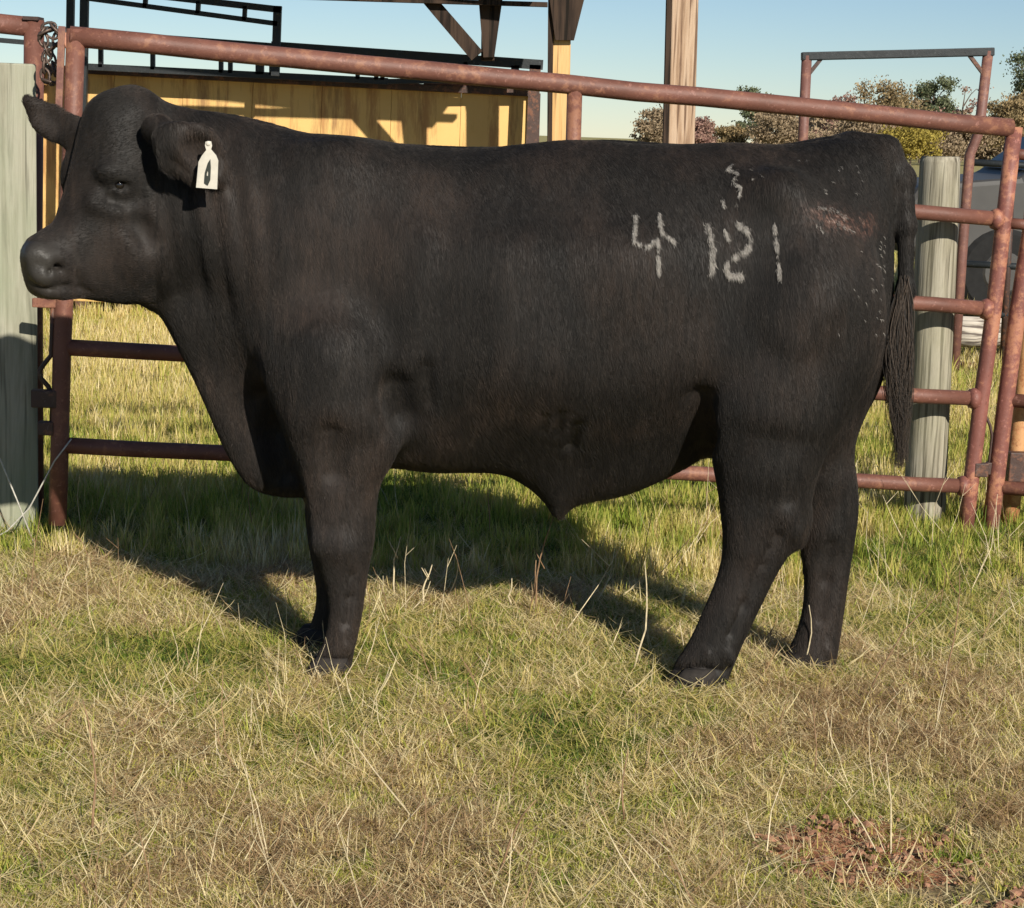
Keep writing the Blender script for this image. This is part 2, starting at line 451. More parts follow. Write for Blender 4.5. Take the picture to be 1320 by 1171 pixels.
def inflated(pixpoly, plane_pt, yaw, ctrl, Rk=1.15, Rmax=.30, k=.03, it=2, rmin=.02, sig=.05):
    """silhouette drawn at photo pixels on an upright plane through plane_pt, given a body thickness that varies"""
    hx = Vector((math.cos(yaw), math.sin(yaw), 0)); S = Vector((math.sin(yaw), -math.cos(yaw), 0))
    P0 = Vector(plane_pt)
    def onplane(x, y):
        d = _f + CR * ((x - CX) / F) - CU * ((y - CY) / F)
        t = (P0 - CAM).dot(S) / d.dot(S); q = CAM + d * t
        return ((q - P0).dot(hx), q.z)
    poly = smooth_poly([onplane(*p) for p in pixpoly], it)
    cc = [(*onplane(x, y), w_) for x, y, w_ in ctrl]
    wm = max(c[2] for c in cc)
    us = poly[:, 0]; lo = [min(P0.x + u * hx.x for u in (us.min(), us.max())) - wm * abs(S.x), 0, poly[:, 1].min()]
    hi = [max(P0.x + u * hx.x for u in (us.min(), us.max())) + wm * abs(S.x), 0, poly[:, 1].max()]
    ya = [P0.y + u * hx.y for u in (us.min(), us.max())]; lo[1] = min(ya) - wm; hi[1] = max(ya) + wm
    sl = region(lo, hi, .16)
    X = gx[sl[0]][:, None, None]; Yg = gy[sl[1]][None, :, None]; Z = gz[sl[2]][None, None, :]
    A = (X - P0.x) * hx.x + (Yg - P0.y) * hx.y; Sg = (X - P0.x) * S.x + (Yg - P0.y) * S.y
    # tables in (a, z)
    amin, amax = float(A.min()), float(A.max()); na = int((amax - amin) / (H * .8)) + 2
    ta = np.linspace(amin, amax, na); tz = gz[sl[2]]
    TA, TZ = np.meshgrid(ta, tz, indexing='ij')
    D = poly_sdf(TA, TZ, poly); W = wmap(TA, TZ, cc, sig)
    fi = (A - amin) / (amax - amin) * (na - 1); i0 = np.clip(np.floor(fi).astype(int), 0, na - 2); fr = fi - i0
    i0 = np.broadcast_to(i0, (A.shape[0], A.shape[1], 1))[:, :, 0]; fr = np.broadcast_to(fr, (A.shape[0], A.shape[1], 1))
    d = D[i0] * (1 - fr) + D[i0 + 1] * fr; wv = W[i0] * (1 - fr) + W[i0 + 1] * fr
    Rr = np.clip(wv * Rk, rmin, Rmax)
    e = np.maximum(0, 1 - d / (Rr * 1.25)) ; e = np.where(e < 1, e ** 1.35, e)
    q = np.sqrt((Sg / wv) ** 2 + e ** 2)
    f = (q - 1) * np.minimum(wv, Rr)
    union(sl, f, k)

def ellipsoid(c, rad, axes=None, k=.03, sub=False):
    c = Vector(c); m = max(rad)
    sl = region((c.x - m, c.y - m, c.z - m), (c.x + m, c.y + m, c.z + m), .03 + 1.6 * k * m / min(rad))
    X = gx[sl[0]][:, None, None] - c.x; Yg = gy[sl[1]][None, :, None] - c.y; Z = gz[sl[2]][None, None, :] - c.z
    if axes is None: axes = (Vector((1, 0, 0)), Vector((0, 1, 0)), Vector((0, 0, 1)))
    q = 0
    for a, r_ in zip(axes, rad): q = q + ((X * a.x + Yg * a.y + Z * a.z) / r_) ** 2
    f = (np.sqrt(q) - 1) * min(rad)
    (carve if sub else union)(sl, f, k)

def capsule(a, b, ra, rb, k=.02, sub=False):
    a, b = Vector(a), Vector(b); m = max(ra, rb)
    sl = region([min(a[i], b[i]) - m for i in range(3)], [max(a[i], b[i]) + m for i in range(3)], .02 + 1.3 * k)
    X = gx[sl[0]][:, None, None] - a.x; Yg = gy[sl[1]][None, :, None] - a.y; Z = gz[sl[2]][None, None, :] - a.z
    e = b - a; t = np.clip((X * e.x + Yg * e.y + Z * e.z) / max(1e-9, e.length_squared), 0, 1)
    f = np.sqrt((X - t * e.x) ** 2 + (Yg - t * e.y) ** 2 + (Z - t * e.z) ** 2) - (ra + (rb - ra) * t)
    (carve if sub else union)(sl, f, k)

def chain_capsules(pts, k=.02, sub=False):
    for (p, r0), (q, r1) in zip(pts, pts[1:]): capsule(p, q, r0, r1, k, sub)

def surf(x, y, inn=0.0):
    d = (_f + CR * ((x - CX) / F) - CU * ((y - CY) / F)); d = d / d.y
    for i in range(420):
        Y = Y0 + .02 + i * .0022
        if Y > Y1 - .02: break
        p = CAM + d * Y
        ix, iy, iz = int(round((p.x - X0) / H)), int(round((p.y - Y0) / H)), int(round((p.z - Z0) / H))
        if 0 <= ix < len(gx) and 0 <= iy < len(gy) and 0 <= iz < len(gz) and FIELD[ix, iy, iz] < 0: return p + d * inn
    return pix(x, y, YC - .2)
def sgroove(pts, rad, k=.02, inn=0.0):
    chain_capsules([(surf(x, y, inn), rad) for x, y in pts], k, True)
def sridge(pts, rad, k=.02, inn=.01):
    P = [(surf(x, y, inn), rad) for x, y in pts]; chain_capsules(P, k)

# ---- trunk and neck
TORSO = [(205, 150), (240, 142), (290, 146), (340, 157), (395, 173), (450, 181), (520, 186), (600, 190), (680, 190), (730, 183), (780, 180), (840, 184),
         (900, 188), (960, 188), (1010, 187), (1050, 179), (1095, 172), (1130, 177), (1150, 195), (1152, 225), (1152, 290), (1152, 360), (1146, 430), (1130, 490), (1108, 530), (1085, 570),
         (1040, 610), (960, 610), (915, 585), (880, 606), (840, 622), (800, 636), (760, 645), (738, 652), (725, 668), (712, 664), (700, 645), (672, 622), (640, 609),
         (600, 605), (540, 603), (500, 600), (440, 620), (395, 640), (350, 637), (322, 624), (303, 597), (284, 563), (267, 526), (251, 487), (237, 455),
         (222, 425), (205, 400), (185, 385), (180, 300), (185, 200)]
TW = [(215, 200, .11), (230, 300, .125), (215, 380, .06), (290, 170, .10), (290, 270, .155), (280, 400, .12), (265, 480, .045), (300, 560, .04), (340, 610, .05), (335, 560, .055), (330, 500, .08), (370, 200, .14), (370, 330, .20),
      (370, 450, .20), (390, 560, .15), (400, 620, .09), (460, 210, .17), (450, 330, .245), (460, 450, .25), (480, 560, .19), (560, 215, .22), (560, 330, .315), (560, 450, .32), (560, 505, .30), (560, 550, .235), (560, 585, .15),
      (680, 215, .24), (680, 330, .36), (680, 450, .36), (680, 505, .335), (680, 552, .26), (680, 590, .16), (680, 600, .12), (715, 640, .04), (722, 660, .02), (760, 620, .11), (800, 215, .25), (800, 330, .35), (800, 450, .345), (800, 505, .315), (800, 555, .235), (800, 595, .13), (850, 600, .07),
      (900, 215, .26), (900, 330, .31), (900, 450, .30), (900, 540, .2), (980, 210, .25), (980, 300, .30), (1000, 420, .30), (1000, 540, .22), (1060, 200, .21), (1070, 290, .28), (1080, 400, .27), (1060, 500, .22),
      (1120, 195, .10), (1130, 290, .19), (1130, 400, .19), (1110, 500, .15)]
inflated(TORSO, pix(660, 400, YC), 0, TW, Rk=1.0, Rmax=.30, k=.02, sig=.085)
yn = YC - .23; yf = YC - .01; yff = YC + .03
# ---- near hind leg
inflated([(965, 330), (925, 420), (912, 520), (916, 590), (925, 650), (934, 700), (930, 745), (908, 795), (888, 830), (866, 860), (856, 892), (934, 896), (945, 860), (962, 815), (985, 772),
          (1008, 728), (1028, 700), (1040, 668), (1044, 625), (1065, 575), (1100, 520), (1128, 440), (1122, 350), (1050, 300)], pix(980, 600, yn + .02), 0,
         [(1020, 400, .155), (940, 450, .12), (1000, 500, .145), (1090, 450, .13), (980, 590, .115), (980, 650, .085), (1000, 690, .062), (950, 770, .045), (930, 820, .047), (900, 865, .055)], k=.045, rmin=.035)
# ---- far hind leg
inflated([(1000, 400), (1000, 560), (1025, 640), (1030, 700), (1037, 760), (1032, 800), (1020, 838), (1004, 860), (1002, 878), (1072, 880), (1080, 840), (1087, 790), (1093, 740), (1101, 695), (1107, 655),
          (1106, 625), (1100, 590), (1102, 545), (1125, 480), (1120, 380)], pix(1060, 600, yf), 0,
         [(1060, 420, .15), (1060, 520, .13), (1060, 600, .095), (1070, 660, .07), (1065, 740, .045), (1055, 800, .044), (1040, 850, .052)], k=.045, rmin=.035)
# ---- near front leg
inflated([(380, 400), (366, 470), (370, 540), (384, 595), (396, 645), (402, 690), (413, 722), (427, 760), (428, 795), (418, 828), (400, 855), (396, 878), (453, 878), (456, 845), (463, 805), (468, 765),
          (474, 728), (482, 700), (484, 660), (489, 622), (506, 588), (512, 540), (505, 480), (480, 400)], pix(440, 600, yn - .01), 0,
         [(440, 440, .12), (440, 520, .115), (440, 590, .085), (440, 650, .066), (440, 700, .062), (445, 760, .043), (440, 815, .044), (425, 855, .052)], k=.04, rmin=.035)
# ---- far front leg
inflated([(400, 480), (384, 560), (392, 630), (396, 690), (404, 730), (410, 770), (402, 805), (388, 835), (380, 856), (424, 856), (432, 815), (440, 770), (452, 720), (460, 670), (470, 600), (475, 500)],
         pix(430, 600, yff), 0, [(430, 520, .11), (425, 600, .08), (425, 690, .06), (425, 760, .042), (410, 830, .048)], k=.03, rmin=.035)
# ---- muscle forms: shoulder blade, point of shoulder, rib spring, hip hook, stifle, round
def near(x, y, r_): return pix(x, y, YC - r_)
ellipsoid(near(425, 350, .17), (.17, .07, .24), k=.14)
ellipsoid(near(400, 460, .19), (.10, .065, .11), k=.06)
ellipsoid(near(470, 500, .20), (.09, .06, .12), k=.05)

ellipsoid(near(1010, 250, .22), (.06, .05, .05), k=.09)
ellipsoid(near(1060, 400, .22), (.13, .09, .20), k=.08)
ellipsoid(near(965, 520, .21), (.075, .075, .11), k=.07)
ellipsoid(pix(1060, 400, YC + .22), (.13, .09, .20), k=.08)
ellipsoid(pix(420, 350, YC + .2), (.15, .08, .22), k=.08)
# neck crest fullness
ellipsoid(near(300, 270, .04), (.17, .13, .15), k=.10)
# tail head and tail down to the switch
YT = YC - .01
chain_capsules([(pix(1095, 186, YT), .035), (pix(1138, 196, YT - .01), .036), (pix(1160, 230, YT - .03), .030), (pix(1168, 290, YT - .05), .026), (pix(1168, 370, YT - .06), .024), (pix(1163, 450, YT - .06), .018)], k=.018)
# creases and hollows
def groove(pts, rad, depthY, k=.02):
    P = [(pix(x, y, YC - dy), rad) for (x, y, dy) in pts]; chain_capsules(P, k, True)
sgroove([(508, 505), (518, 535)], .026, .07)
sgroove([(548, 475), (552, 520)], .007, .025)
sgroove([(484, 528), (497, 562)], .007, .012)
sgroove([(903, 510), (909, 550), (908, 585)], .018, .06)
sgroove([(345, 520), (356, 560), (366, 610)], .03, .06)
sgroove([(702, 534), (698, 556)], .005, .022)
sgroove([(722, 530), (718, 560)], .006, .022)
sgroove([(742, 545), (734, 575)], .006, .03)
sridge([(1012, 662), (1020, 684)], .014, .03, .008)
sgroove([(1000, 690), (982, 730), (958, 780), (940, 818)], .006, .022)
sgroove([(452, 740), (450, 770), (446, 805)], .006, .022)
sridge([(418, 700), (440, 704)], .014, .05, .014)
sgroove([(1070, 700), (1066, 750), (1058, 800)], .006, .024)
sridge([(932, 838), (938, 846)], .010, .012, .004); sridge([(912, 842), (914, 850)], .009, .012, .004)
sridge([(446, 832), (449, 840)], .009, .012, .004); sridge([(1066, 836), (1070, 843)], .009, .012, .004)
sgroove([(866, 862), (900, 860), (938, 866)], .004, .014)
sgroove([(404, 852), (428, 850), (452, 855)], .004, .014)
sgroove([(425, 560), (430, 610)], .010, .06)
# dewlap fold along the brisket
# hock points and dew claws
capsule(pix(1024, 672, yn + .03), pix(1026, 690, yn + .03), .022, .018, .05)

capsule(pix(938, 842, yn - .02), pix(943, 852, yn - .02), .014, .010, .01)


# ---- head: turned a little towards the viewer
YAW = R(30); HP = pix(140, 250, YC - .10)
hB = Vector((math.cos(YAW), math.sin(YAW), 0)); hS = Vector((math.sin(YAW), -math.cos(YAW), 0))
def hp(x, y, s):
    """photo pixel on the head's middle plane, moved s metres towards the near side; keeps its pixel by sliding back along the view"""
    P0 = HP + hS * s
    d = _f + CR * ((x - CX) / F) - CU * ((y - CY) / F)
    return CAM + d * ((P0 - CAM).dot(hS) / d.dot(hS))
HEAD = [(160, 116), (132, 128), (108, 150), (100, 190), (94, 230), (88, 262), (76, 288), (52, 302), (35, 316), (30, 346), (36, 372), (52, 383), (78, 385), (102, 384), (128, 388), (158, 391),
        (192, 388), (235, 370), (255, 320), (255, 240), (235, 165), (205, 130), (182, 117)]
inflated(HEAD, HP, YAW, [(165, 125, .055), (150, 150, .095), (120, 160, .095), (150, 200, .118), (150, 240, .122), (110, 230, .092), (110, 280, .085), (75, 310, .068), (50, 340, .070), (70, 360, .070), (80, 380, .04),
                         (120, 330, .08), (150, 300, .105), (190, 290, .12), (190, 340, .10), (170, 380, .05), (230, 250, .12)], Rk=.85, Rmax=.1, k=.05, rmin=.03)
ellipsoid(hp(166, 140, 0), (.04, .06, .04), (hB, hS, Vector((0, 0, 1))), k=.05)
capsule(hp(136, 150, .0), hp(98, 270, 0), .045, .020, .05)                    # poll
ellipsoid(hp(150, 222, .100), (.045, .020, .020), (hB, hS, Vector((0, 0, 1))), k=.035)             # near brow
ellipsoid(hp(103, 222, -.085), (.05, .03, .062), (hB, hS, Vector((0, 0, 1))), k=.04)               # far brow
ellipsoid(hp(186, 310, .085), (.06, .04, .08), (hB, hS, Vector((0, 0, 1))), k=.06)                # cheek
capsule(hp(120, 262, .075), hp(170, 280, .10), .016, .014, .03)                                    # cheek bone
capsule(hp(47, 330, -.02), hp(47, 330, .045), .030, .028, .03); capsule(hp(52, 352, -.03), hp(55, 354, .055), .026, .024, .03)
ellipsoid(hp(50, 343, .088), (.03, .014, .012), (hB, hS, Vector((0, 0, 1))), k=.02, sub=True)                  # muzzle
ellipsoid(hp(66, 374, 0), (.045, .05, .02), (hB, hS, Vector((0, 0, 1))), k=.02)                   # chin
EYE = surf(153, 238)
ellipsoid(EYE, (.024, .014, .0145), (hB, hS, Vector((0, 0, 1))), k=.010, sub=True)
sridge([(136, 241), (144, 234), (155, 229), (167, 233), (173, 240)], .0065, .010, .003)
sridge([(138, 244), (152, 249), (166, 245)], .005, .010, .003)
sgroove([(128, 240), (138, 241)], .004, .008)
sgroove([(140, 258), (160, 262), (178, 256)], .005, .02)
sgroove([(172, 287), (184, 298), (192, 312)], .006, .045)
# nostril, muzzle rim and mouth line
sridge([(57, 345), (62, 334), (72, 328), (83, 334), (88, 346), (84, 358)], .0085, .010, .002)
NS = surf(73, 344)
ellipsoid(NS, (.019, .034, .0125), ((hB + Vector((0, 0, -.35))).normalized(), hS, Vector((.3, 0, 1)).normalized()), k=.004, sub=True)
ellipsoid(surf(64, 350), (.010, .026, .012), (hB, hS, Vector((0, 0, 1))), k=.004, sub=True)
sgroove([(38, 362), (48, 368), (62, 371), (80, 369), (98, 371), (116, 376)], .0055, .006)
sridge([(60, 379), (80, 380), (100, 379)], .010, .015, .006)
sgroove([(96, 352), (100, 362), (102, 370)], .006, .012)
# ---- ears
def frame(a, roughly):
    a = a.normalized(); c = (roughly - a * roughly.dot(a)).normalized(); return a, c, a.cross(c)
e1 = (pix(300, 196, YC - .20) - pix(212, 172, YC - .25)); e1, e2, e3 = frame(e1, Vector((.0, .22, -1)))
if e3.y > 0: e3 = -e3
EC = pix(257, 199, YC - .235)
ellipsoid(EC, (.094, .078, .024), (e1, e2, e3), k=.012)
ellipsoid(EC + e3 * .024 + e1 * .006, (.078, .060, .028), (e1, e2, e3), k=.008, sub=True)
capsule(EC - e1 * .06 + e2 * .0 + e3 * .01, EC + e1 * .02 + e2 * .055 + e3 * .008, .010, .006, .012)
capsule(pix(203, 168, YC - .20), pix(222, 180, YC - .24), .034, .030, .02)
f1, f2, f3 = frame(pix(32, 127, YC - .03) - pix(100, 172, YC - .08), Vector((-.25, -.2, -1)))
if f3.y > 0: f3 = -f3
EF = pix(72, 160, YC - .05)
ellipsoid(EF, (.092, .058, .022), (f1, f2, f3), k=.02)
capsule(pix(60, 152, YC - .05), pix(35, 129, YC - .03), .022, .011, .02)
ellipsoid(EF + f3 * .022 + f1 * .01, (.06, .03, .016), (f1, f2, f3), k=.01, sub=True)
capsule(pix(100, 172, YC - .05), pix(125, 180, YC - .06), .036, .045, .03)
# ---- soft skin folds
Xg, Yg3, Zg = np.meshgrid(gx, gy, gz, indexing='ij', sparse=True)
def gauss(x, y, sx, sz):
    p = pix(x, y, YC - .2); return np.exp(-((Xg - p.x) / sx) ** 2 - ((Zg - p.z) / sz) ** 2)
near_side = (Yg3 < YC)
FIELD += (.0045 * near_side * gauss(275, 300, .15, .22) * np.sin((Xg + .22 * Zg + .012 * np.sin(9 * Zg)) * 95)).astype(np.float32)
FIELD += (.0025 * near_side * gauss(560, 400, .16, .25) * np.sin((Xg - .1 * Zg) * 60)).astype(np.float32)
FIELD += (.006 * np.sin(Xg * 13 + 1) * np.sin(Zg * 11 + 2) * near_side).astype(np.float32)

def surface_nets(Fv, org, h):
    s = Fv < 0; nx, ny, nz_ = Fv.shape
    c = [s[i:nx - 1 + i, j:ny - 1 + j, k:nz_ - 1 + k] for i in (0, 1) for j in (0, 1) for k in (0, 1)]
    cnt = sum(q.astype(np.int8) for q in c); act = (cnt > 0) & (cnt < 8)
    idx = -np.ones(act.shape, np.int64); I, J, K = np.nonzero(act); idx[I, J, K] = np.arange(len(I))
    acc = np.zeros((len(I), 3)); w_ = np.zeros(len(I))
    corners = [(i, j, k) for i in (0, 1) for j in (0, 1) for k in (0, 1)]
    for a in range(8):
        for b in range(a + 1, 8):
            da = np.array(corners[b]) - np.array(corners[a])
            if np.abs(da).sum() != 1: continue
            A = corners[a]; fa = Fv[I + A[0], J + A[1], K + A[2]]; B = corners[b]; fb = Fv[I + B[0], J + B[1], K + B[2]]
            m = (fa < 0) != (fb < 0); t = np.where(m, fa / np.where(m, fa - fb, 1), 0)
            acc += np.where(m[:, None], np.array(A) + t[:, None] * da, 0); w_ += m
    V = (acc / w_[:, None] + np.stack([I, J, K], 1)) * h + np.array(org)
    faces = []
    for ax in range(3):
        sl0 = [slice(None)] * 3; sl1 = [slice(None)] * 3; sl0[ax] = slice(0, -1); sl1[ax] = slice(1, None)
        a = s[tuple(sl0)]; b = s[tuple(sl1)]; o1, o2 = (ax + 1) % 3, (ax + 2) % 3
        for fl, m in ((False, a & ~b), (True, ~a & b)):
            P = np.stack(np.nonzero(m), 1); ok = (P[:, o1] > 0) & (P[:, o2] > 0) & (P[:, o1] < Fv.shape[o1] - 1) & (P[:, o2] < Fv.shape[o2] - 1); P = P[ok]
            def g(d1, d2):
                Q = P.copy(); Q[:, o1] -= d1; Q[:, o2] -= d2; return idx[Q[:, 0], Q[:, 1], Q[:, 2]]
            q = np.stack([g(1, 1), g(0, 1), g(0, 0), g(1, 0)], 1)
            if fl: q = q[:, ::-1]
            faces.append(q)
    return V, np.concatenate(faces)

V, Fc = surface_nets(FIELD, (X0, Y0, Z0), H)
# keep the largest connected body, relax slightly
def relax(V, Fc, it, lam):
    e = np.concatenate([Fc[:, [0, 1]], Fc[:, [1, 2]], Fc[:, [2, 3]], Fc[:, [3, 0]]]); n = len(V)
    deg = np.bincount(e[:, 0], minlength=n) + np.bincount(e[:, 1], minlength=n)
    for t in range(it):
        for l_ in (lam, -lam * 1.03):
            A = np.zeros_like(V)
            for k in range(3):
                A[:, k] = np.bincount(e[:, 0], V[e[:, 1], k], n) + np.bincount(e[:, 1], V[e[:, 0], k], n)
            V = V + l_ * (A / np.maximum(deg, 1)[:, None] - V)
    return V
V = relax(V, Fc, 7, .55)
print('bull mesh', len(V), len(Fc))

BULL_LOC = Vector((pix(660, 500, YC).x, YC, 0))
bull = thing('bull', 'large black bull standing side-on with pale number brands and a white ear tag', 'bull', BULL_LOC)
def raw_mesh(name, V, Fc, mat, parent):
    me = bpy.data.meshes.new(name); V = np.asarray(V) - np.array(parent.location)
    me.from_pydata([tuple(v) for v in V], [], [tuple(int(i) for i in f) for f in Fc]); me.update(); me.shade_smooth()
    o = bpy.data.objects.new(name, me); SC.collection.objects.link(o); me.materials.append(mat); o.parent = parent
    return o

# ---- coat material
def coat_mat():
    m = Mat('black_coat', .62, .22)
    v = m.world((60, 60, 14)); n1 = m.noise(v, 1, 5, .6); n2 = m.noise(m.world((3, 3, 2)), 1.5, 5, .6)
    c = m.ramp(n1, [(.3, (.006, .0055, .005)), (.7, (.020, .018, .016))])
    c = m.mix(m.ramp(n2, [(.4, (0, 0, 0)), (.65, (.6, .6, .6))]), c, (.030, .022, .018))
    sc = m.n('ShaderNodeAttribute', attribute_name='scar'); n3 = m.noise(m.world(), 60, 5, .7)
    sred = m.ramp(n3, [(.35, (.03, .018, .014)), (.55, (.10, .05, .036)), (.70, (.32, .22, .18))])
    c = m.mix(m.math('MULTIPLY', sc.outputs['Fac'], m.ramp(n3, [(.38, (0, 0, 0)), (.5, (1, 1, 1))])), c, sred)
    wt = m.n('ShaderNodeAttribute', attribute_name='wet'); c = m.mix(wt.outputs['Fac'], c, (.036, .033, .029))
    n9 = m.noise(m.world(), 170, 3, .6); m.col(c); m.bump(m.math('ADD', m.math('MULTIPLY', n1, .3), m.math('MULTIPLY', n9, wt.outputs['Fac'])), .5, .0025)
    rr = m.math('SUBTRACT', .62, m.math('MULTIPLY', wt.outputs['Fac'], .16)); m.l(rr, m.b.inputs['Roughness'])
    return m.m
M_COAT = coat_mat()
body = raw_mesh('body', V, Fc, M_COAT, bull)
pxv, pyv = proj(V)
nearv = V[:, 1] < YC
scar = np.exp(-((pxv - 1075 - (pyv - 284) * .9) / 30) ** 2 - ((pyv - 284) / 16) ** 2) * nearv
scar = np.clip(scar * 1.0, 0, .8) + .8 * np.exp(-((pxv - 1118) / 12) ** 2 - ((pyv - 290) / 18) ** 2) * nearv
wet = np.clip(1.6 * np.exp(-((pxv - 46) / 24) ** 2 - ((pyv - 345) / 32) ** 2), 0, 1)
for nm, d in (('scar', np.clip(scar, 0, 1)), ('wet', wet)):
    a = body.data.attributes.new(nm, 'FLOAT', 'POINT'); a.data.foreach_set('value', d.astype(np.float32))

# ---- short coat: real hair curves
def hair_mat(name, root, tip, rough=.5, spec=.3, streak=False):
    m = Mat(name, rough, spec); hi = m.n('ShaderNodeHairInfo')
    c = m.mix(hi.outputs['Random'], root, tip)
    if streak:
        n1 = m.noise(m.world((85, 30, 13)), 1, 4, .6, .3); n2 = m.noise(m.world((3, 3, 2)), 1.5, 5, .6); n3 = m.noise(m.world((26, 10, 7)), 1, 3, .5, .3)
        f = m.math('MULTIPLY', m.ramp(n1, [(.36, (.25, .25, .25)), (.66, (1, 1, 1))]), m.ramp(n3, [(.35, (.5, .5, .5)), (.65, (1, 1, 1))]))
        n4 = m.noise(m.world((16, 6, 1.6)), 1, 4, .6, .4); c = m.mix(1.0, c, m.ramp(n4, [(.35, (.62, .60, .58)), (.62, (1.25, 1.18, 1.12))]), 'MULTIPLY')
        c = m.mix(f, root, c)
        c = m.mix(m.math('MULTIPLY', m.ramp(n2, [(.45, (0, 0, 0)), (.65, (1, 1, 1))]), f), c, (.062, .044, .034))
    m.col(c); return m.m
M_FUR = hair_mat('black_fur', (.011, .010, .009), (.050, .044, .039), .62, .28, True)
M_WHITEFUR = hair_mat('bleached_fur', (.09, .08, .07), (.62, .58, .52), .6, .2)
M_TAILHAIR = hair_mat('tail_hair', (.006, .005, .004), (.055, .038, .026), .4, .5)

def hair(name, P, mat, parent, rad0):
    """P: (n, k, 3) world points"""
    n, k, _ = P.shape
    c = bpy.data.hair_curves.new(name); c.add_curves([k] * n)
    P = P - np.array(parent.location)
    c.attributes['position'].data.foreach_set('vector', P.astype(np.float32).ravel())
    ra = c.attributes.new('radius', 'FLOAT', 'POINT') if 'radius' not in c.attributes else c.attributes['radius']
    prof = np.linspace(1, .25, k)[None, :] * (np.asarray(rad0).reshape(-1, 1) if np.ndim(rad0) else rad0) * np.ones((n, 1))
    ra.data.foreach_set('value', prof.astype(np.float32).ravel())
    o = bpy.data.objects.new(name, c); SC.collection.objects.link(o); c.materials.append(mat); o.parent = parent
    return o

tris = np.concatenate([Fc[:, [0, 1, 2]], Fc[:, [0, 2, 3]]])
A, B, C = V[tris[:, 0]], V[tris[:, 1]], V[tris[:, 2]]
N = np.cross(B - A, C - A); area = np.linalg.norm(N, axis=1) / 2; N = N / np.maximum(1e-12, 2 * area)[:, None]
# smooth normals per vertex
VN = np.zeros_like(V)
for k in range(3): 
    for ax in range(3): VN[:, ax] += np.bincount(tris[:, k], N[:, ax] * area, len(V))
VN /= np.maximum(1e-12, np.linalg.norm(VN, axis=1))[:, None]
def sample(n, weight):
    pr = area * weight; pr = pr / pr.sum(); t = rng.choice(len(tris), n, p=pr)
    u = rng.random(n); v = rng.random(n); s = u + v > 1; u[s] = 1 - u[s]; v[s] = 1 - v[s]
    w0 = (1 - u - v)[:, None]; u = u[:, None]; v = v[:, None]
    P = A[t] * w0 + B[t] * u + C[t] * v
    n_ = VN[tris[t, 0]] * w0 + VN[tris[t, 1]] * u + VN[tris[t, 2]] * v
    return P, n_ / np.maximum(1e-9, np.linalg.norm(n_, axis=1))[:, None]
def swirl(P):
    """slow pseudo-random angle field over the hide"""
    return (np.sin(P[:, 0] * 7.1 + 3 * np.sin(P[:, 2] * 3.7)) + np.sin(P[:, 2] * 9.3 + 2 * np.sin(P[:, 0] * 4.1 + 1)) + .6 * np.sin(P[:, 0] * 23 + P[:, 2] * 17)) / 2.6
def comb(P, n_, length, lift, spread):
    m = len(P); a = swirl(P) * .35
    d = np.stack([.32 + .35 * np.sin(a), np.zeros(m), -np.cos(a)], 1)
    hx_, hy_ = proj(P); head = (hx_ < 200) & (hy_ < 390)
    d[head] = np.array([.55, .1, .35]); d[head, 2] += .3 * a[head]
    d += rng.normal(0, spread, (m, 3)); d -= n_ * (d * n_).sum(1)[:, None]; d /= np.maximum(1e-9, np.linalg.norm(d, axis=1))[:, None]
    L = (length * rng.uniform(.6, 1.25, m))
    L = np.where(head, L * .6, L); L = np.where(P[:, 2] < .38, L * .7, L)
    L = L[:, None]; up = lift * rng.uniform(.5, 1.5, m)[:, None]
    p1 = P + (d * (1 - up) + n_ * up) * L * .4; p2 = P + (d * (1 - up * .3) + n_ * up * .75) * L
    p2[:, 2] -= (L * .08)[:, 0]
    return np.stack([P - n_ * .002, p1, (p1 + p2) / 2 + n_ * .0006, p2], 1)
tw = np.where(N[:, 1] < .35, 1.0, .22)
hxx, hyy = proj((A + B + C) / 3)
tw = tw * np.where((hxx < 74) & (hyy > 312), .04, 1) * np.where((hxx < 130) & (hyy > 320), .8, 1) * np.where((hxx < 210) & (hyy < 390), 1.7, 1)
sc_t = scar[tris[:, 0]]; tw = tw * (1 - .8 * np.clip(sc_t, 0, 1))
ew = (pxv[tris[:, 0]] - 154) ** 2 + (pyv[tris[:, 0]] - 238) ** 2 < 10 ** 2
tw = np.where(ew, 0, tw)
P, n_ = sample(520000, tw)
fur = hair('fur', comb(P, n_, .021, .07, .07), M_FUR, bull, rng.uniform(.0002, .00042, 520000))
tag(fur, kind='stuff')

# ---- brands: white hair grown back along the marks
from mathutils.bvhtree import BVHTree
bvh = BVHTree.FromPolygons([tuple(v) for v in V], [tuple(int(i) for i in f) for f in Fc])
def hit(x, y):
    d = (_f + CR * ((x - CX) / F) - CU * ((y - CY) / F)).normalized()
    loc, nor, i, dist = bvh.ray_cast(CAM, d); return (loc, nor) if loc is not None else (None, None)
def mark(strokes, dens, name, label, length=.011, rad=.0006, skip=.15):
    PP = []; NN = []
    for pts, wd in strokes:
        for (x0, y0), (x1, y1) in zip(pts, pts[1:]):
            L = math.hypot(x1 - x0, y1 - y0); n = int(L * dens)
            for _ in range(n):
                t = random.random(); x = x0 + (x1 - x0) * t; y = y0 + (y1 - y0) * t
                if mnoise.noise(Vector((x * .13, y * .13, 7))) + .5 * mnoise.noise(Vector((x * .4, y * .4, 2))) < -skip: continue
                x += random.gauss(0, wd * .34); y += random.gauss(0, wd * .45)
                lo, no = hit(x, y)
                if lo: PP.append(lo); NN.append(no)
    PP = np.array(PP); NN = np.array(NN)
    pts = comb(PP, NN, length, .30, .22) + NN[:, None, :] * .0035
    o = hair(name, pts, M_WHITEFUR, bull, rng.uniform(.2, .7, len(PP)) * rad); tag(o, label=label, kind='stuff'); return o
random.seed(5)
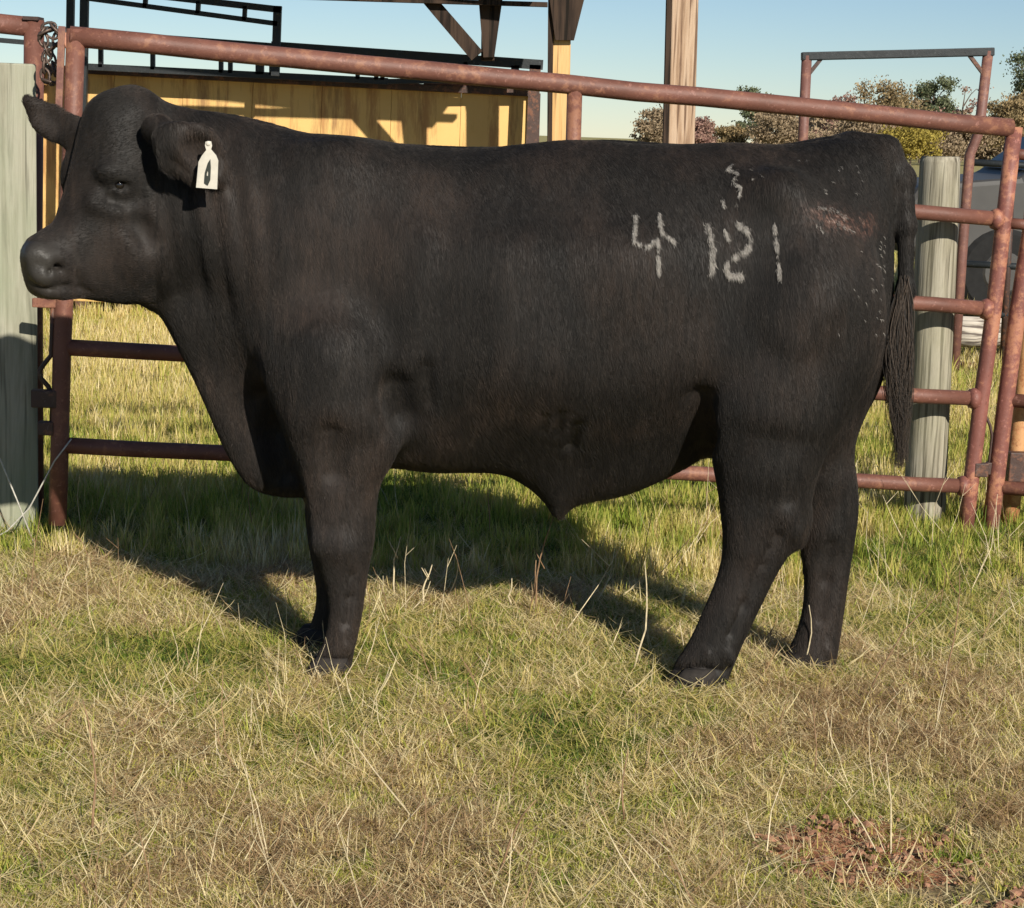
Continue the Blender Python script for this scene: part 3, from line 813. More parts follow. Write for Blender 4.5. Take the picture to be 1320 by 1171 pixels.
mark([([(818, 278), (816, 312), (834, 318)], 3.4), ([(848, 276), (851, 300), (868, 312)], 3.6), ([(846, 308), (848, 352)], 3.4), ([(834, 318), (842, 310)], 2.5)], 16, 'brand_number', 'white digit 4 branded on the flank')
mark([([(911, 290), (918, 320), (916, 358)], 6.0)], 16, 'brand_number', 'white digit 1, first after the gap')
mark([([(933, 296), (938, 308)], 3.5), ([(948, 288), (960, 294), (968, 310), (962, 322), (946, 332), (934, 344), (940, 354), (966, 357)], 5.0)], 17, 'brand_number', 'white digit 2 branded on the flank')
mark([([(998, 290), (1002, 325), (1006, 360)], 3.8)], 12, 'brand_number', 'last white digit 1 near the hip')
mark([([(944, 212), (936, 220), (950, 224), (944, 236), (956, 242), (952, 256), (950, 264)], 2.6), ([(930, 258), (932, 266)], 3)], 9, 'brand_squiggle', 'faint zigzag brand above the digits', skip=.05)
fl = [([(1052, 268), (1070, 270), (1090, 280)], 3.5), ([(1048, 288), (1062, 300)], 3), ([(1066, 282), (1098, 300)], 5)]
for _ in range(36):
    x = random.gauss(1118, 14); y = random.uniform(255, 440); 
    if random.random() < .4: x = 1134 + random.uniform(-6, 5)
    fl.append(([(x, y), (x + random.uniform(-1, 1), y + 1.5)], 1.2))
for _ in range(14): 
    x = random.uniform(930, 1110); y = random.uniform(205, 250); fl.append(([(x, y), (x + 3, y + 1)], 1.3))
mark(fl, 2.2, 'brand_fleck', 'pale flecks around the pinkish scar on the rump', .008, .0005, .6)

# ---- tail switch
YS = YT - .07
n = 1500; k = 9; S_ = np.zeros((n, k, 3))
for i in range(n):
    t0 = random.uniform(0, .55); x0 = 1166 - t0 * 12 + random.uniform(-7, 7); y0 = 355 + t0 * 110
    ln = random.uniform(.45, 1.0) ** .7; xe = 1161 + random.gauss(0, 8.5) * ln * (1.25 - .8 * ln); ye = y0 + (604 - y0) * ln
    ph = random.uniform(0, 6.28); am = random.uniform(2, 6); dy = random.uniform(-.02, .03)
    for j in range(k):
        t = j / (k - 1); bulge = math.sin(math.pi * min(1, t * 1.1)) * (random.Random(i).uniform(-22, 14))
        x = x0 + (xe - x0) * t + bulge * .8 + am * math.sin(ph + t * 9) * t; y = y0 + (ye - y0) * t
        p = pix(x, y, YS + dy * (1 + t)); S_[i, j] = p
sw = hair('tail_switch', S_, M_TAILHAIR, bull, rng.uniform(.0006, .0012, n)); tag(sw, kind='stuff')

# ---- eye, hooves, ear tag
def uvsphere(c, r_, seg=20, rings=12, sx=1, sy=1, sz=1):
    b = MB(); vv = []; ff = []
    for i in range(rings + 1):
        th = math.pi * i / rings
        for j in range(seg):
            ph = 2 * math.pi * j / seg; vv.append(Vector(c) + Vector((sx * r_ * math.sin(th) * math.cos(ph), sy * r_ * math.sin(th) * math.sin(ph), sz * r_ * math.cos(th))))
    for i in range(rings):
        for j in range(seg): ff.append((i * seg + j, (i + 1) * seg + j, (i + 1) * seg + (j + 1) % seg, i * seg + (j + 1) % seg))
    return b.add(vv, ff)
lo, no = hit(154, 239)
M_EYE = simple('glossy_dark_eye', (.008, .006, .005), .04, .8, 0, .1, 5, 0)
uvsphere(lo - no * .0062, .0150).build('eye', M_EYE, bull, smooth=True)
M_HOOF = simple('dark_horn', (.024, .020, .017), .85, .3, 0, .4, 50, .4)
def hoof(x, y, Yp, wpx, flip=-1):
    """two claws of a hoof"""
    c = pix(x, y, Yp); c.z = 0.0
    for s in (-1, 1):
        b = MB(); vv = []; secs = [(0.0, .056, .026, -.006), (.022, .052, .025, -.002), (.045, .044, .023, .006), (.065, .034, .020, .014)]
        for z, a_, w_, off in secs:
            for k in range(14):
                th = 2 * math.pi * k / 14; ex = math.cos(th); ey = math.sin(th)
                vv.append(c + Vector((ex * a_ + off - (.01 if ex < 0 else 0), s * .026 + ey * w_, z - .004)))
        ff = []
        for i in range(3):
            for k in range(14): ff.append((i * 14 + k, i * 14 + (k + 1) % 14, (i + 1) * 14 + (k + 1) % 14, (i + 1) * 14 + k))
        ff.append(tuple(3 * 14 + k for k in range(14))); ff.append(tuple(range(13, -1, -1))); b.add(vv, ff)
        b.build('hoof', M_HOOF, bull, smooth=True)
for x, y, Yp in ((896, 880, yn + .0), (1038, 866, yf), (425, 866, yn - .01), (404, 846, yff)): hoof(x, y, Yp, 60)

def tag_shape():
    o2 = [(0, 1.0), (.25, .99), (.32, .80), (.24, .66), (.62, .42), (.78, .2), (.70, -1.0), (-.92, -.96), (-.72, .12), (-.46, .38), (-.12, .62), (-.22, .80), (-.18, .96)]
    return o2
tc = pix(268, 213, YC - .285); T = MB(); vv = []
sh = tag_shape(); n = len(sh)
for dy in (-.0012, .0012):
    for u, v in sh: 
        bend = .004 * (u * u) - .003 * v
        vv.append(tc + Vector((u * .032, dy + bend, v * .058)))
T.add(vv, [tuple(range(n)), tuple(range(2 * n - 1, n - 1, -1))] + [(i, i + n, (i + 1) % n + n, (i + 1) % n) for i in range(n)])
T.build('ear_tag', M_TAG, bull)
et = bpy.data.objects['ear_tag']; et['label'] = 'white plastic ear tag with a black figure'
uvsphere(tc + Vector((.001, -.004, .052)), .006, sy=.5).build('button', M_TAG, et)
bpy.data.objects['button'].location = (0, 0, 0)
fig = [[(-.10, -.78), (-.02, .0), (.10, .26), (.16, -.30), (.12, -.78)]]
g = MB(); q = [(-.26, -.74), (-.20, -.30), (.02, .10), (.20, .26), (.24, -.10), (.20, -.62), (.02, -.84)]; m2 = len(q)
inner = [(0.0 + (u - .0) * .28, -.34 + (v + .3) * .22) for u, v in q]
vv = [tc + Vector((u * .032, -.0026 + .004 * u * u - .003 * v, v * .058)) for u, v in q + inner]
g.add(vv, [(i, (i + 1) % m2, (i + 1) % m2 + m2, i + m2) for i in range(m2)])
fo = g.build('number', M_INK, et); fo.location = (0, 0, 0)

print('hoof near hind ground:', gnd(895, 893), 'yn', yn, 'far hind', gnd(1035, 876), yf, 'front', gnd(425, 870), gnd(405, 848))
# ================================================================== FENCES AND GATES
def lerp(a, b, t): return a + (b - a) * t
YL, YR = 6.25, 7.02                  # depth of the gate's left and right posts
def gp(x, y):
    """a point on the main gate's plane for a photo pixel"""
    a = pix(95, 300, YL); b = pix(1275, 400, YR); e = (b - a); nrm = Vector((e.y, -e.x, 0)).normalized()
    d = _f + CR * ((x - CX) / F) - CU * ((y - CY) / F)
    return CAM + d * ((a - CAM).dot(nrm) / d.dot(nrm))
def bent(a, b, n=8, amp=.004, seed=0):
    r_ = random.Random(seed); a, b = Vector(a), Vector(b)
    return [a.lerp(b, i / n) + (Vector((0, r_.uniform(-amp, amp), r_.uniform(-amp, amp))) if 0 < i < n else Vector()) for i in range(n + 1)]

gate = thing('pipe_gate', 'long red five-rail pipe gate running behind the bull', 'gate', (gp(660, 600).x, gp(660, 600).y, 0))
LP = [(98, 38), (93, 178), (86, 311), (80, 448), (77, 574), (74, 676)]
RP = [(1308, 168), (1294, 283), (1281, 399), (1265, 514), (1251, 627), (1243, 698)]
rails = [((90, 47), (1303, 165), .0325), ((98, 178), (1292, 283), .0275), ((92, 311), (1279, 399), .0275), ((86, 448), (1263, 514), .0275), ((80, 574), (1250, 627), .0275)]
for i, (a, b, r_) in enumerate(rails):
    MB().tube(bent(gp(*a), gp(*b), 14, .003, i), r_ * (.98 if i else 1), 16).build('rail', M_RED, gate, smooth=True)
def postline(pts, r_, name, mat, ext=.0):
    P = [gp(*p) for p in pts]
    return MB().tube(P, r_, 16).build(name, mat, gate, smooth=True)
postline(LP, .030, 'upright', M_RED)
postline([(RP[0][0], RP[0][1] - 4)] + RP[1:], .029, 'upright', M_RUST)
mid = [(741, 112), (737, 250), (733, 390), (730, 520), (727, 604)]
postline(mid, .026, 'upright', M_RED)
# weld beads where rails meet the right post
for (x, y) in RP[1:5]:
    p = gp(x - 10, y); MB().tube([p + Vector((-.018, 0, 0)), p, p + Vector((.02, 0, 0))], [.033, .040, .034], 14).build('weld', M_RUST, gate, smooth=True)
# latch gear on the left upright
latch = MB()
latch.tube([gp(68, 392), gp(67, 430), gp(66, 458), gp(58, 468), gp(51, 478), gp(53, 488), gp(62, 498), gp(68, 512), gp(66, 560)], .008, 8)
latch.build('latch_rod', M_DARKRUST, gate, smooth=True)
MB().box(gp(58, 514), (.085, .035, .058)).build('latch_bracket', M_DARKRUST, gate, bevel=.004)
MB().box(gp(60, 552), (.052, .035, .045)).build('latch_bracket', M_DARKRUST, gate, bevel=.004)
MB().box(gp(66, 391), (.12, .02, .03)).build('latch_plate', M_RED, gate, bevel=.003)
MB().beam(gp(80, 34), gp(76, 140), .022, .014).build('latch_bar', M_PORTAL, gate, bevel=.002)
MB().beam(gp(82, 54), gp(96, 50), .05, .012).build('latch_plate', M_RUST, gate, bevel=.002)

# left panel beyond the square post
lp = thing('fence_panel', 'red pipe panel ending behind the square post at the left edge', 'fence panel', (pix(44, 600, 6.66).x, 6.66, 0))
def L(x, y): return pix(x, y, 6.66)
MB().tube([L(44, 26), L(42, 300), L(44, 660)], .034, 16).build('upright', M_RED, lp, smooth=True)
for (ya, yb) in ((35, -40), (168, 110), (300, 250), (440, 400), (570, 545)):
    MB().tube(bent(L(40, ya), L(-700, yb), 6, .003, ya), .033 if ya == 35 else .027, 14).build('rail', M_RED, lp, smooth=True)
MB().tube([L(-700, -60), L(-690, 640)], .034, 14).build('upright', M_RED, lp, smooth=True)
MB().beam(L(33, 24), L(53, 25), .012, .08).build('cap', M_DARKRUST, lp)

# chain between the two
ch = thing('gate_chain', 'rusty chain looped between the two red pipe uprights at upper left', 'chain', L(60, 70))
random.seed(3)
loop = [(50, 52), (58, 36), (68, 34), (76, 42), (72, 58), (64, 66), (58, 78), (57, 92), (60, 104), (67, 106), (71, 96), (68, 82), (63, 70), (58, 58), (54, 44), (62, 40), (70, 46)]
prev = None; nl = 0
for i in range(len(loop) - 1):
    (xa, ya), (xb, yb) = loop[i], loop[i + 1]
    c = pix((xa + xb) / 2, (ya + yb) / 2, 6.33 - .004 * (i % 3)); d = (pix(xb, yb, 6.33) - pix(xa, ya, 6.33)).normalized()
    s = d.cross(Vector((0, 1, 0))).normalized() if i % 2 else Vector((0, 1, 0))
    pts = []
    for k in range(13):
        th = 2 * math.pi * k / 12; u = math.cos(th) * .024; v = math.sin(th) * .014; pts.append(c + d * u + s * v)
    MB().tube(pts, .0045, 6, caps=False).build('link', M_CHAIN, ch, smooth=True)

# square post at the left edge
sp = MB(); 
rt = pix(41, 685, 6.38).x; rt2 = pix(37, 82, 6.38)
top = rt2.z
sb = thing('square_post', 'broad grey-green weathered square wooden post at the left edge of the frame', 'post', (rt - .11, 6.49, 0))
MB().box((rt - .125, 6.49, top / 2 - .02), (.23, .20, top + .04), Matrix.Rotation(R(15), 3, 'Z')).build('post_timber', M_SQPOST, sb, bevel=.006)

# round wooden post at the right
wp_b = pix(1190, 690, 7.16); wp_t = pix(1212, 202, 7.16)
wr = thing('round_post', 'round weathered wooden fence post directly behind the right end of the gate', 'post', (wp_b.x, 7.16, 0))
random.seed(9)
pts = [Vector((wp_b.x - .003, 7.16, -.05)), wp_b.lerp(wp_t, .05)] + [wp_b.lerp(wp_t, t) for t in (.2, .35, .5, .65, .8, .93, .985, 1.0)]
MB().tube(pts, [.080, .078, .077, .077, .076, .076, .075, .074, .073, .068], 28, wob=.018).build('post_timber', M_POST, wr, smooth=True)

# second gate just right of the main one
g2 = thing('pipe_gate', 'red and rusty pipe gate cut off by the right edge of the frame', 'gate', (pix(1290, 600, 6.9).x, 6.9, 0))
def G2(x, y): return pix(x, y, 7.03)
MB().tube([G2(1338, 196), G2(1330, 290), G2(1312, 400), G2(1296, 520), G2(1284, 620), G2(1275, 697)], .031, 16).build('upright', M_RUST, g2, smooth=True)
for ya in (204, 286, 400, 516, 628):
    xx = 1338 - (ya - 196) * .126
    MB().tube(bent(G2(xx, ya), G2(xx + 900, ya + 70), 6, .003, ya), .026, 14).build('rail', M_RED, g2, smooth=True)
MB().tube([G2(2240, 250), G2(2180, 770)], .031, 14).build('upright', M_RUST, g2, smooth=True)
MB().box(G2(1283, 604), (.07, .03, .045)).build('hinge', M_DARKRUST, g2, bevel=.003)
MB().box(G2(1262, 604) + Vector((0, -.03, 0)), (.05, .03, .05)).build('hinge', M_DARKRUST, g2, bevel=.003)
MB().tube([G2(1258, 530), G2(1270, 535), G2(1276, 548), G2(1279, 562), G2(1276, 590), G2(1274, 606)], .006, 8).build('latch_rod', M_DARKRUST, g2, smooth=True)
# short stub rails joining the gate post to the second gate at the top
for ya in (200, 290):
    MB().tube([G2(1300, ya - 2), G2(1336, ya + 1)], .020, 10).build('stub_rail', M_RED, g2, smooth=True)
o3 = thing('pipe_post', 'orange rusted pipe post with a bracket at the lower right edge', 'post', (pix(1305, 690, 7.0).x, 7.0, 0))
MB().tube([pix(1344, 250, 7.16), pix(1332, 380, 7.16), pix(1320, 500, 7.16), pix(1308, 610, 7.16), pix(1299, 692, 7.16)], .034, 16).build('pipe', M_ORANGE, o3, smooth=True)
MB().box(pix(1318, 602, 7.09), (.11, .05, .11)).build('bracket', M_DARKRUST, o3, bevel=.004)

# far rusty uprights frame (tall portal) at the right
FY = 12.2
pf = thing('portal_frame', 'tall rust-brown steel portal frame with a dark top beam standing before the trees', 'frame', (pix(1150, 470, FY).x, FY, 0))
def Pf(x, y): return pix(x, y, FY)
MB().tube([Pf(1040, 72), Pf(1035, 180), Pf(1022, 470)], .032, 12).build('leg', M_PORTAL, pf, smooth=True)
MB().tube([Pf(1274, 66), Pf(1262, 170), Pf(1250, 200), Pf(1240, 330), Pf(1230, 478)], .032, 12).build('leg', M_PORTAL, pf, smooth=True)
MB().beam(Pf(1033, 73), Pf(1281, 67), .05, .06).build('top_beam', M_BLACK, pf, bevel=.006)
MB().beam(Pf(1041, 98), Pf(1060, 74), .022, .03).build('knee_brace', M_DARKRUST, pf)
MB().beam(Pf(1268, 96), Pf(1250, 72), .022, .03).build('knee_brace', M_DARKRUST, pf)
MB().tube([Pf(1232, 478), Pf(1229, 500)], .02, 8).build('leg_stub', M_DARKRUST, pf)

# low black cattle panel in front of the truck
cp = thing('cattle_panel', 'dark cattle panel of thin rails standing before the grey truck', 'fence panel', (pix(1280, 470, 12.4).x, 12.4, 0))
def Cp(x, y): return pix(x, y, 12.4)
for ya in (209, 340, 403, 470):
    MB().tube([Cp(1244 - (ya - 209) * .05, ya), Cp(1330, ya + 5), Cp(1700, ya + 24)], .022, 10).build('rail', M_BLACK if ya < 460 else M_DARKRUST, cp, smooth=True)
MB().tube([Cp(1306, 200), Cp(1292, 480)], .022, 10).build('upright', M_DARKRUST, cp, smooth=True)
MB().tube([Cp(1700, 215), Cp(1690, 505)], .022, 10).build('upright', M_DARKRUST, cp, smooth=True)

# bleached log under it
lg = MB(); A_ = pix(1222, 448, 13.0); B_ = pix(1420, 462, 13.2); A_.z = .2; B_.z = .2; random.seed(4)
lg.tube([A_.lerp(B_, t) + Vector((0, 0, random.uniform(-.02, .02))) for t in np.linspace(0, 1, 9)], [.10, .115, .12, .11, .12, .115, .12, .11, .09], 12, wob=.08)
tag(lg.build('log', M_LOG, smooth=True), 'pale bleached log lying on the grass before the grey truck', 'log')

# pale wire ends low at the left post
for i, (pts, lab) in enumerate((([(-30, 540), (0, 592), (22, 645), (45, 708)], 'pale loose wire slanting down to the right across the square post'),
                                ([(92, 566), (70, 595), (38, 655), (10, 684), (-20, 715)], 'pale loose wire slanting down to the left past the gate hinge'))):
    q = [pix(x, y, 6.2) for x, y in pts]; q = [p if p.z > .01 else Vector((p.x, p.y, .01)) for p in q]
    tag(MB().tube(q, .0028, 6).build('wire', M_WIRE, smooth=True), lab, 'wire')

# ================================================================== FEEDER, WALKWAY FRAME, SHED
FE = 14.0
def Fe(x, y, dy=0): return pix(x, y, FE + dy)
fd = thing('feed_bin', 'long yellow rust-streaked steel feed bin half shaded by the shed roof', 'feeder', (Fe(400, 380).x, FE, 0))
tl, tr, bl_, br = Fe(58, 92), Fe(684, 124), Fe(40, 372), Fe(676, 395)
nseg = 7
for i in range(nseg):
    t0, t1 = i / nseg + .0003, (i + 1) / nseg - .0003
    a0, a1 = tl.lerp(tr, t0), tl.lerp(tr, t1); b0, b1 = bl_.lerp(br, t0), bl_.lerp(br, t1)
    dpt = Vector((0, .04, 0)); off = Vector((0, .003 * (i % 2), 0))
    b0.z = max(.05, b0.z); b1.z = max(.05, b1.z)
    MB().add([a0 + off, a1 + off, b1 + off, b0 + off, a0 + dpt, a1 + dpt, b1 + dpt, b0 + dpt], [(3, 2, 1, 0), (4, 5, 6, 7), (0, 1, 5, 4), (1, 2, 6, 5), (2, 3, 7, 6), (3, 0, 4, 7)]).build('panel', M_YELLOW, fd, bevel=.002)
# body behind the front sheets
c0 = (tl + tr) / 2; MB().box((c0.x, FE + .645, .85), (3.46, 1.2, 1.55)).build('bin_body', M_YELLOW, fd, bevel=.01)
MB().beam(tl + Vector((0, -.01, .02)), tr + Vector((0, -.01, .02)), .05, .09).build('top_rim', M_DARKRUST, fd, bevel=.004)
MB().beam(tr + Vector((.03, -.01, .02)), br + Vector((.03, -.01, 0)), .08, .08).build('corner_post', M_DARKRUST, fd, bevel=.004)
MB().beam(tl + Vector((-.03, -.01, .02)), bl_ + Vector((-.03, -.01, 0)), .06, .08).build('corner_post', M_YELLOW, fd, bevel=.004)
MB().beam(tl.lerp(tr, .78) + Vector((0, -.03, .06)), tr + Vector((0, -.03, .04)), .035, .03).build('rim_pipe', M_RED, fd)
for t in (.1, .5, .9):
    p = bl_.lerp(br, t); MB().box((p.x, FE + .3, .04), (.10, .5, .10)).build('skid', M_DARKRUST, fd)

bf = thing('walkway_frame', 'black steel ladder frame running along the top of the yellow bin', 'frame', (Fe(400, 380, -.25).x, FE - .25, 0))
def B(x, y): return Fe(x, y, -.25)
def bar(a, b, wpx, name='rail', mat=None, dep=.05):
    MB().beam(B(*a), B(*b), wpx * FE / F, dep).build(name, mat or M_BLACK, bf)
bar((110, 42), (350, 60), 8); bar((350, 60), (700, 84), 12); bar((108, 86), (500, 105), 8); bar((500, 105), (690, 104), 6)
for x in (130, 197, 285, 297, 335, 350, 461, 485, 493, 600, 664): 
    yt = 45 + (x - 110) * .072; yb = 86 + (x - 108) * .045 if x < 600 else 104
    bar((x, yt), (x, yb), 5 if x not in (335, 664) else 10, 'strut')
bar((690, 84), (685, 190), 14, 'upright', M_DARKRUST); bar((685, 190), (680, 400), 14, 'upright', M_DARKRUST)
bar((104, 40), (96, 370), 10, 'upright')
pg = thing('gate_arch', 'black steel arch with a double top rail rising behind the bull\'s head', 'frame', (Fe(230, 380, -.5).x, FE - .5, 0))
def A2(x, y): return Fe(x, y, -.5)
for a, b, wd, nm in (((92, -60), (86, 372), 9, 'upright'), ((110, -60), (103, 372), 10, 'upright'), ((358, 8), (355, 98), 10, 'upright'),
                     ((92, -18), (363, 13), 8, 'rail'), ((112, -2), (358, 31), 6, 'rail'), ((188, -6), (187, 10), 5, 'strut'), ((256, 2), (255, 18), 5, 'strut'), ((316, 8), (315, 27), 5, 'strut'), ((92, -60), (363, -20), 8, 'rail')):
    if nm == 'rail' and a[1] == -60: continue
    MB().beam(A2(*a), A2(*b), wd * 13.5 / F, .05).build(nm, M_BLACK, pg)
MB().beam(A2(-60, 47), A2(92, 60), 6 * 13.5 / F, .05).build('rail', M_BLACK, pg)
MB().beam(A2(-60, 47), A2(-66, 360), 9 * 13.5 / F, .05).build('upright', M_BLACK, pg)
def fixz(o): pass

SY = 12.9
sh_ = thing('pole_shed', 'open timber pole shed with dark braces standing over the yellow bin', 'shed', (pix(600, 385, SY).x, SY, 0))
def S(x, y, dy=0): return pix(x, y, SY + dy)
def plankpoly(pts, dep, name, mat, dy=0):
    n = len(pts); f = [S(x, y, dy) for x, y in pts]; bk = [p + Vector((0, dep, 0)) for p in f]
    MB().add(f + bk, [tuple(range(n)), tuple(range(2 * n - 1, n - 1, -1))] + [(i, i + n, (i + 1) % n + n, (i + 1) % n) for i in range(n)]).build(name, mat, sh_)
def ground_post(x0, x1, yt, xb0, xb1, dep, name, mat, dy=0):
    yb = 410; plankpoly([(x0, yt), (x1, yt), (xb1, yb), (xb0, yb)], dep, name, mat, dy)
plankpoly([(622, -100), (640, -100), (637, 78), (620, 78)], .12, 'hanger', M_TIMBER)
plankpoly([(612, -60), (656, -60), (637, 74), (623, 74)], .05, 'gusset', M_TIMBER, -.055)
ground_post(716, 741, -190, 704, 728, .15, 'post', M_GOLD)
plankpoly([(700, -60), (768, -60), (740, 52), (716, 52)], .05, 'gusset', M_TIMBER, -.055)
ground_post(708, 716, -190, 704, 709, .10, 'post_strip', M_TIMBER, -.02)
plankpoly([(515, -32), (537, -32), (622, 66), (608, 78)], .06, 'brace', M_TIMBER, -.12)
plankpoly([(-420, -32), (706, 3), (706, 9), (-420, -26)], .06, 'girt', M_TIMBER, -.19)
ground_post(-420, -402, -130, -430, -412, .12, 'post', M_TIMBER)
for xx in (-260, 712): ground_post(xx, xx + 18, -100, xx - 8, xx + 10, .13, 'post', M_TIMBER, 4.6)
# roof: corrugated sheets on purlins
xl, xr_ = S(-420, 0).x, S(735, 0).x
nsh = 9
zr0 = 2.65
def ztilt(x): return -.078 * (x + .05)
for i in range(nsh):
    a = xl + (xr_ - xl) * i / nsh; b = xl + (xr_ - xl) * (i + 1) / nsh - .006; vv = []; ff = []
    K = 16
    for k in range(K + 1):
        x = a + (b - a) * k / K; zz = .02 * math.sin(k / K * math.pi * 8) + .004 * (i % 2)
        for (yy, z0) in ((12.2, zr0), (18.2, 3.4)): vv += [(x, yy, z0 + zz + ztilt(x)), (x, yy, z0 + zz - .006 + ztilt(x))]
    for k in range(K):
        o_ = k * 4; ff += [(o_, o_ + 4, o_ + 6, o_ + 2), (o_ + 1, o_ + 3, o_ + 7, o_ + 5), (o_, o_ + 1, o_ + 5, o_ + 4), (o_ + 2, o_ + 6, o_ + 7, o_ + 3)]
    MB().add(vv, ff).build('roof_sheet', M_ROOF, sh_)
for yy in (12.45, 15.0, 18.0):
    z0 = zr0 + (yy - 12.2) * ((3.4 - zr0) / 6.0) - .075
    MB().beam((xl, yy, z0 + ztilt(xl)), (xr_, yy, z0 + ztilt(xr_)), .09, .14).build('purlin', M_TIMBER, sh_)
MB().beam((xl, 12.17, zr0 - .05 + ztilt(xl)), (xr_, 12.17, zr0 - .05 + ztilt(xr_)), .17, .03).build('shadow_edge_board', M_TIMBER, sh_, bevel=.004)  # unseen board, added so the roof's shadow on the bin ends straight
for xx in (xl + .1, xr_ - .12):
    MB().beam((xx, 12.3, zr0 - .19 + ztilt(xx)), (xx, 18.1, 3.4 - .19 + ztilt(xx)), .12, .05, Vector((1, 0, 0))).build('rafter', M_TIMBER, sh_)
pl = thing('utility_pole', 'tall brown wooden pole standing against the sky just right of the shed', 'pole', (pix(880, 400, 14.6).x, 14.6, 0))
p0, p1 = pix(872, 400, 14.6), pix(886, -150, 14.6)
MB().beam(Vector((p0.x, 14.6, 0)), p1, .195, .18).build('post_timber', M_POLE, pl, bevel=.012)
MB().beam(Vector((p0.x - .115, 14.58, .0)), p1 + Vector((-.115, -.02, 0)), .035, .12).build('side_strip', M_TIMBER, pl)

# ================================================================== TRUCK
TY = 16.4
tk = thing('pickup_truck', 'dark grey pickup truck parked beyond the fence at the right', 'truck', (pix(1400, 410, TY).x, TY, 0))
def Tp(x, y): return pix(x, y, TY)
x_l = Tp(1166, 300).x
def TT(u, z): return (x_l + u, z)
prof = [(0, .55), (.0, .92), (.10, 1.08), (.95, 1.17), (1.55, 1.66), (2.9, 1.70), (3.3, 1.2), (5.0, 1.17), (5.05, .5), (4.6, .42), (.3, .42)]
W_ = 1.75
def slab(poly, y0, y1, name, mat, parent, bev=0.03):
    n = len(poly); vv = [(x_l + u, y0, z) for u, z in poly] + [(x_l + u, y1, z) for u, z in poly]
    return MB().add(vv, [tuple(range(n)), tuple(range(2 * n - 1, n - 1, -1))] + [(i, i + n, (i + 1) % n + n, (i + 1) % n) for i in range(n)]).build(name, mat, parent, bevel=bev)
slab(prof, TY, TY + W_, 'body', M_CARPAINT, tk, .05)
slab([(1.15, 1.20), (1.62, 1.58), (2.1, 1.60), (2.1, 1.20)], TY - .012, TY + .02, 'window', M_GLASS, tk, .004)
slab([(2.18, 1.20), (2.18, 1.60), (2.80, 1.61), (3.05, 1.22)], TY - .012, TY + .02, 'window', M_GLASS, tk, .004)
ws = MB().add([(x_l + 1.0, TY + .12, 1.22), (x_l + 1.54, TY + .18, 1.655), (x_l + 1.54, TY + W_ - .18, 1.655), (x_l + 1.0, TY + W_ - .12, 1.22)], [(0, 1, 2, 3)])
for k in range(4): ws.v[k] = (ws.v[k][0] - .012, ws.v[k][1], ws.v[k][2] + .012)
ws.build('windscreen', M_GLASS, tk)
slab([(0, .62), (-.10, .62), (-.10, .80), (0, .80)], TY + .02, TY + W_ - .02, 'bumper', M_CHROME, tk, .02)
MB().beam((x_l + 1.3, TY - .03, 1.18), (x_l + 1.42, TY - .03, 1.32), .05, .08).build('mirror', M_CHROME, tk)
for u in (.85, 4.0):
    c = Vector((x_l + u, TY, .37))
    wb = MB().tube([c + Vector((0, -.03, 0)), c + Vector((0, .0, 0)), c + Vector((0, .2, 0)), c + Vector((0, .23, 0))], [.33, .37, .37, .33], 28)
    wo = wb.build('wheel', M_RUBBER, tk, smooth=False)
    rm = MB().tube([c + Vector((0, -.045, 0)), c + Vector((0, -.02, 0))], [.16, .19], 20).build('rim', M_CARPAINT, wo); rm.location = (0, 0, 0)
for u in (2.14,):
    MB().box((x_l + u, TY - .008, .9), (.012, .012, .55)).build('door_seam', M_RUBBER, tk)

# ================================================================== TREES
def leaf_mat(name, cols):
    m = Mat(name, .7, .2); at = m.n('ShaderNodeAttribute', attribute_name='bl')
    k = len(cols); c = m.ramp(at.outputs['Fac'], [(i / (k - 1), cl) for i, cl in enumerate(cols)]); m.col(c)
    tr = m.n('ShaderNodeBsdfTranslucent'); m.l(c, tr.inputs[0]); mx = m.n('ShaderNodeMixShader'); mx.inputs[0].default_value = .25
    m.l(m.b.outputs[0], mx.inputs[1]); m.l(tr.outputs[0], mx.inputs[2]); m.l(mx.outputs[0], m.t.nodes['Material Output'].inputs[0]); return m.m
LM = {'olive': leaf_mat('olive_leaves', [(.15, .12, .06), (.27, .20, .10), (.38, .27, .14)]),
      'dark': leaf_mat('dark_green_leaves', [(.06, .08, .045), (.12, .14, .07), (.24, .24, .15)]),
      'rust': leaf_mat('russet_leaves', [(.20, .11, .09), (.32, .19, .15), (.40, .28, .20)]),
      'gold': leaf_mat('golden_leaves', [(.16, .12, .03), (.32, .25, .05), (.42, .34, .08)]),
      'tan': leaf_mat('tan_leaves', [(.20, .15, .09), (.32, .24, .15), (.40, .31, .20)])}
M_BARK = simple('tree_bark', (.13, .10, .08), .9, .1, 0, .3, 4, .3)
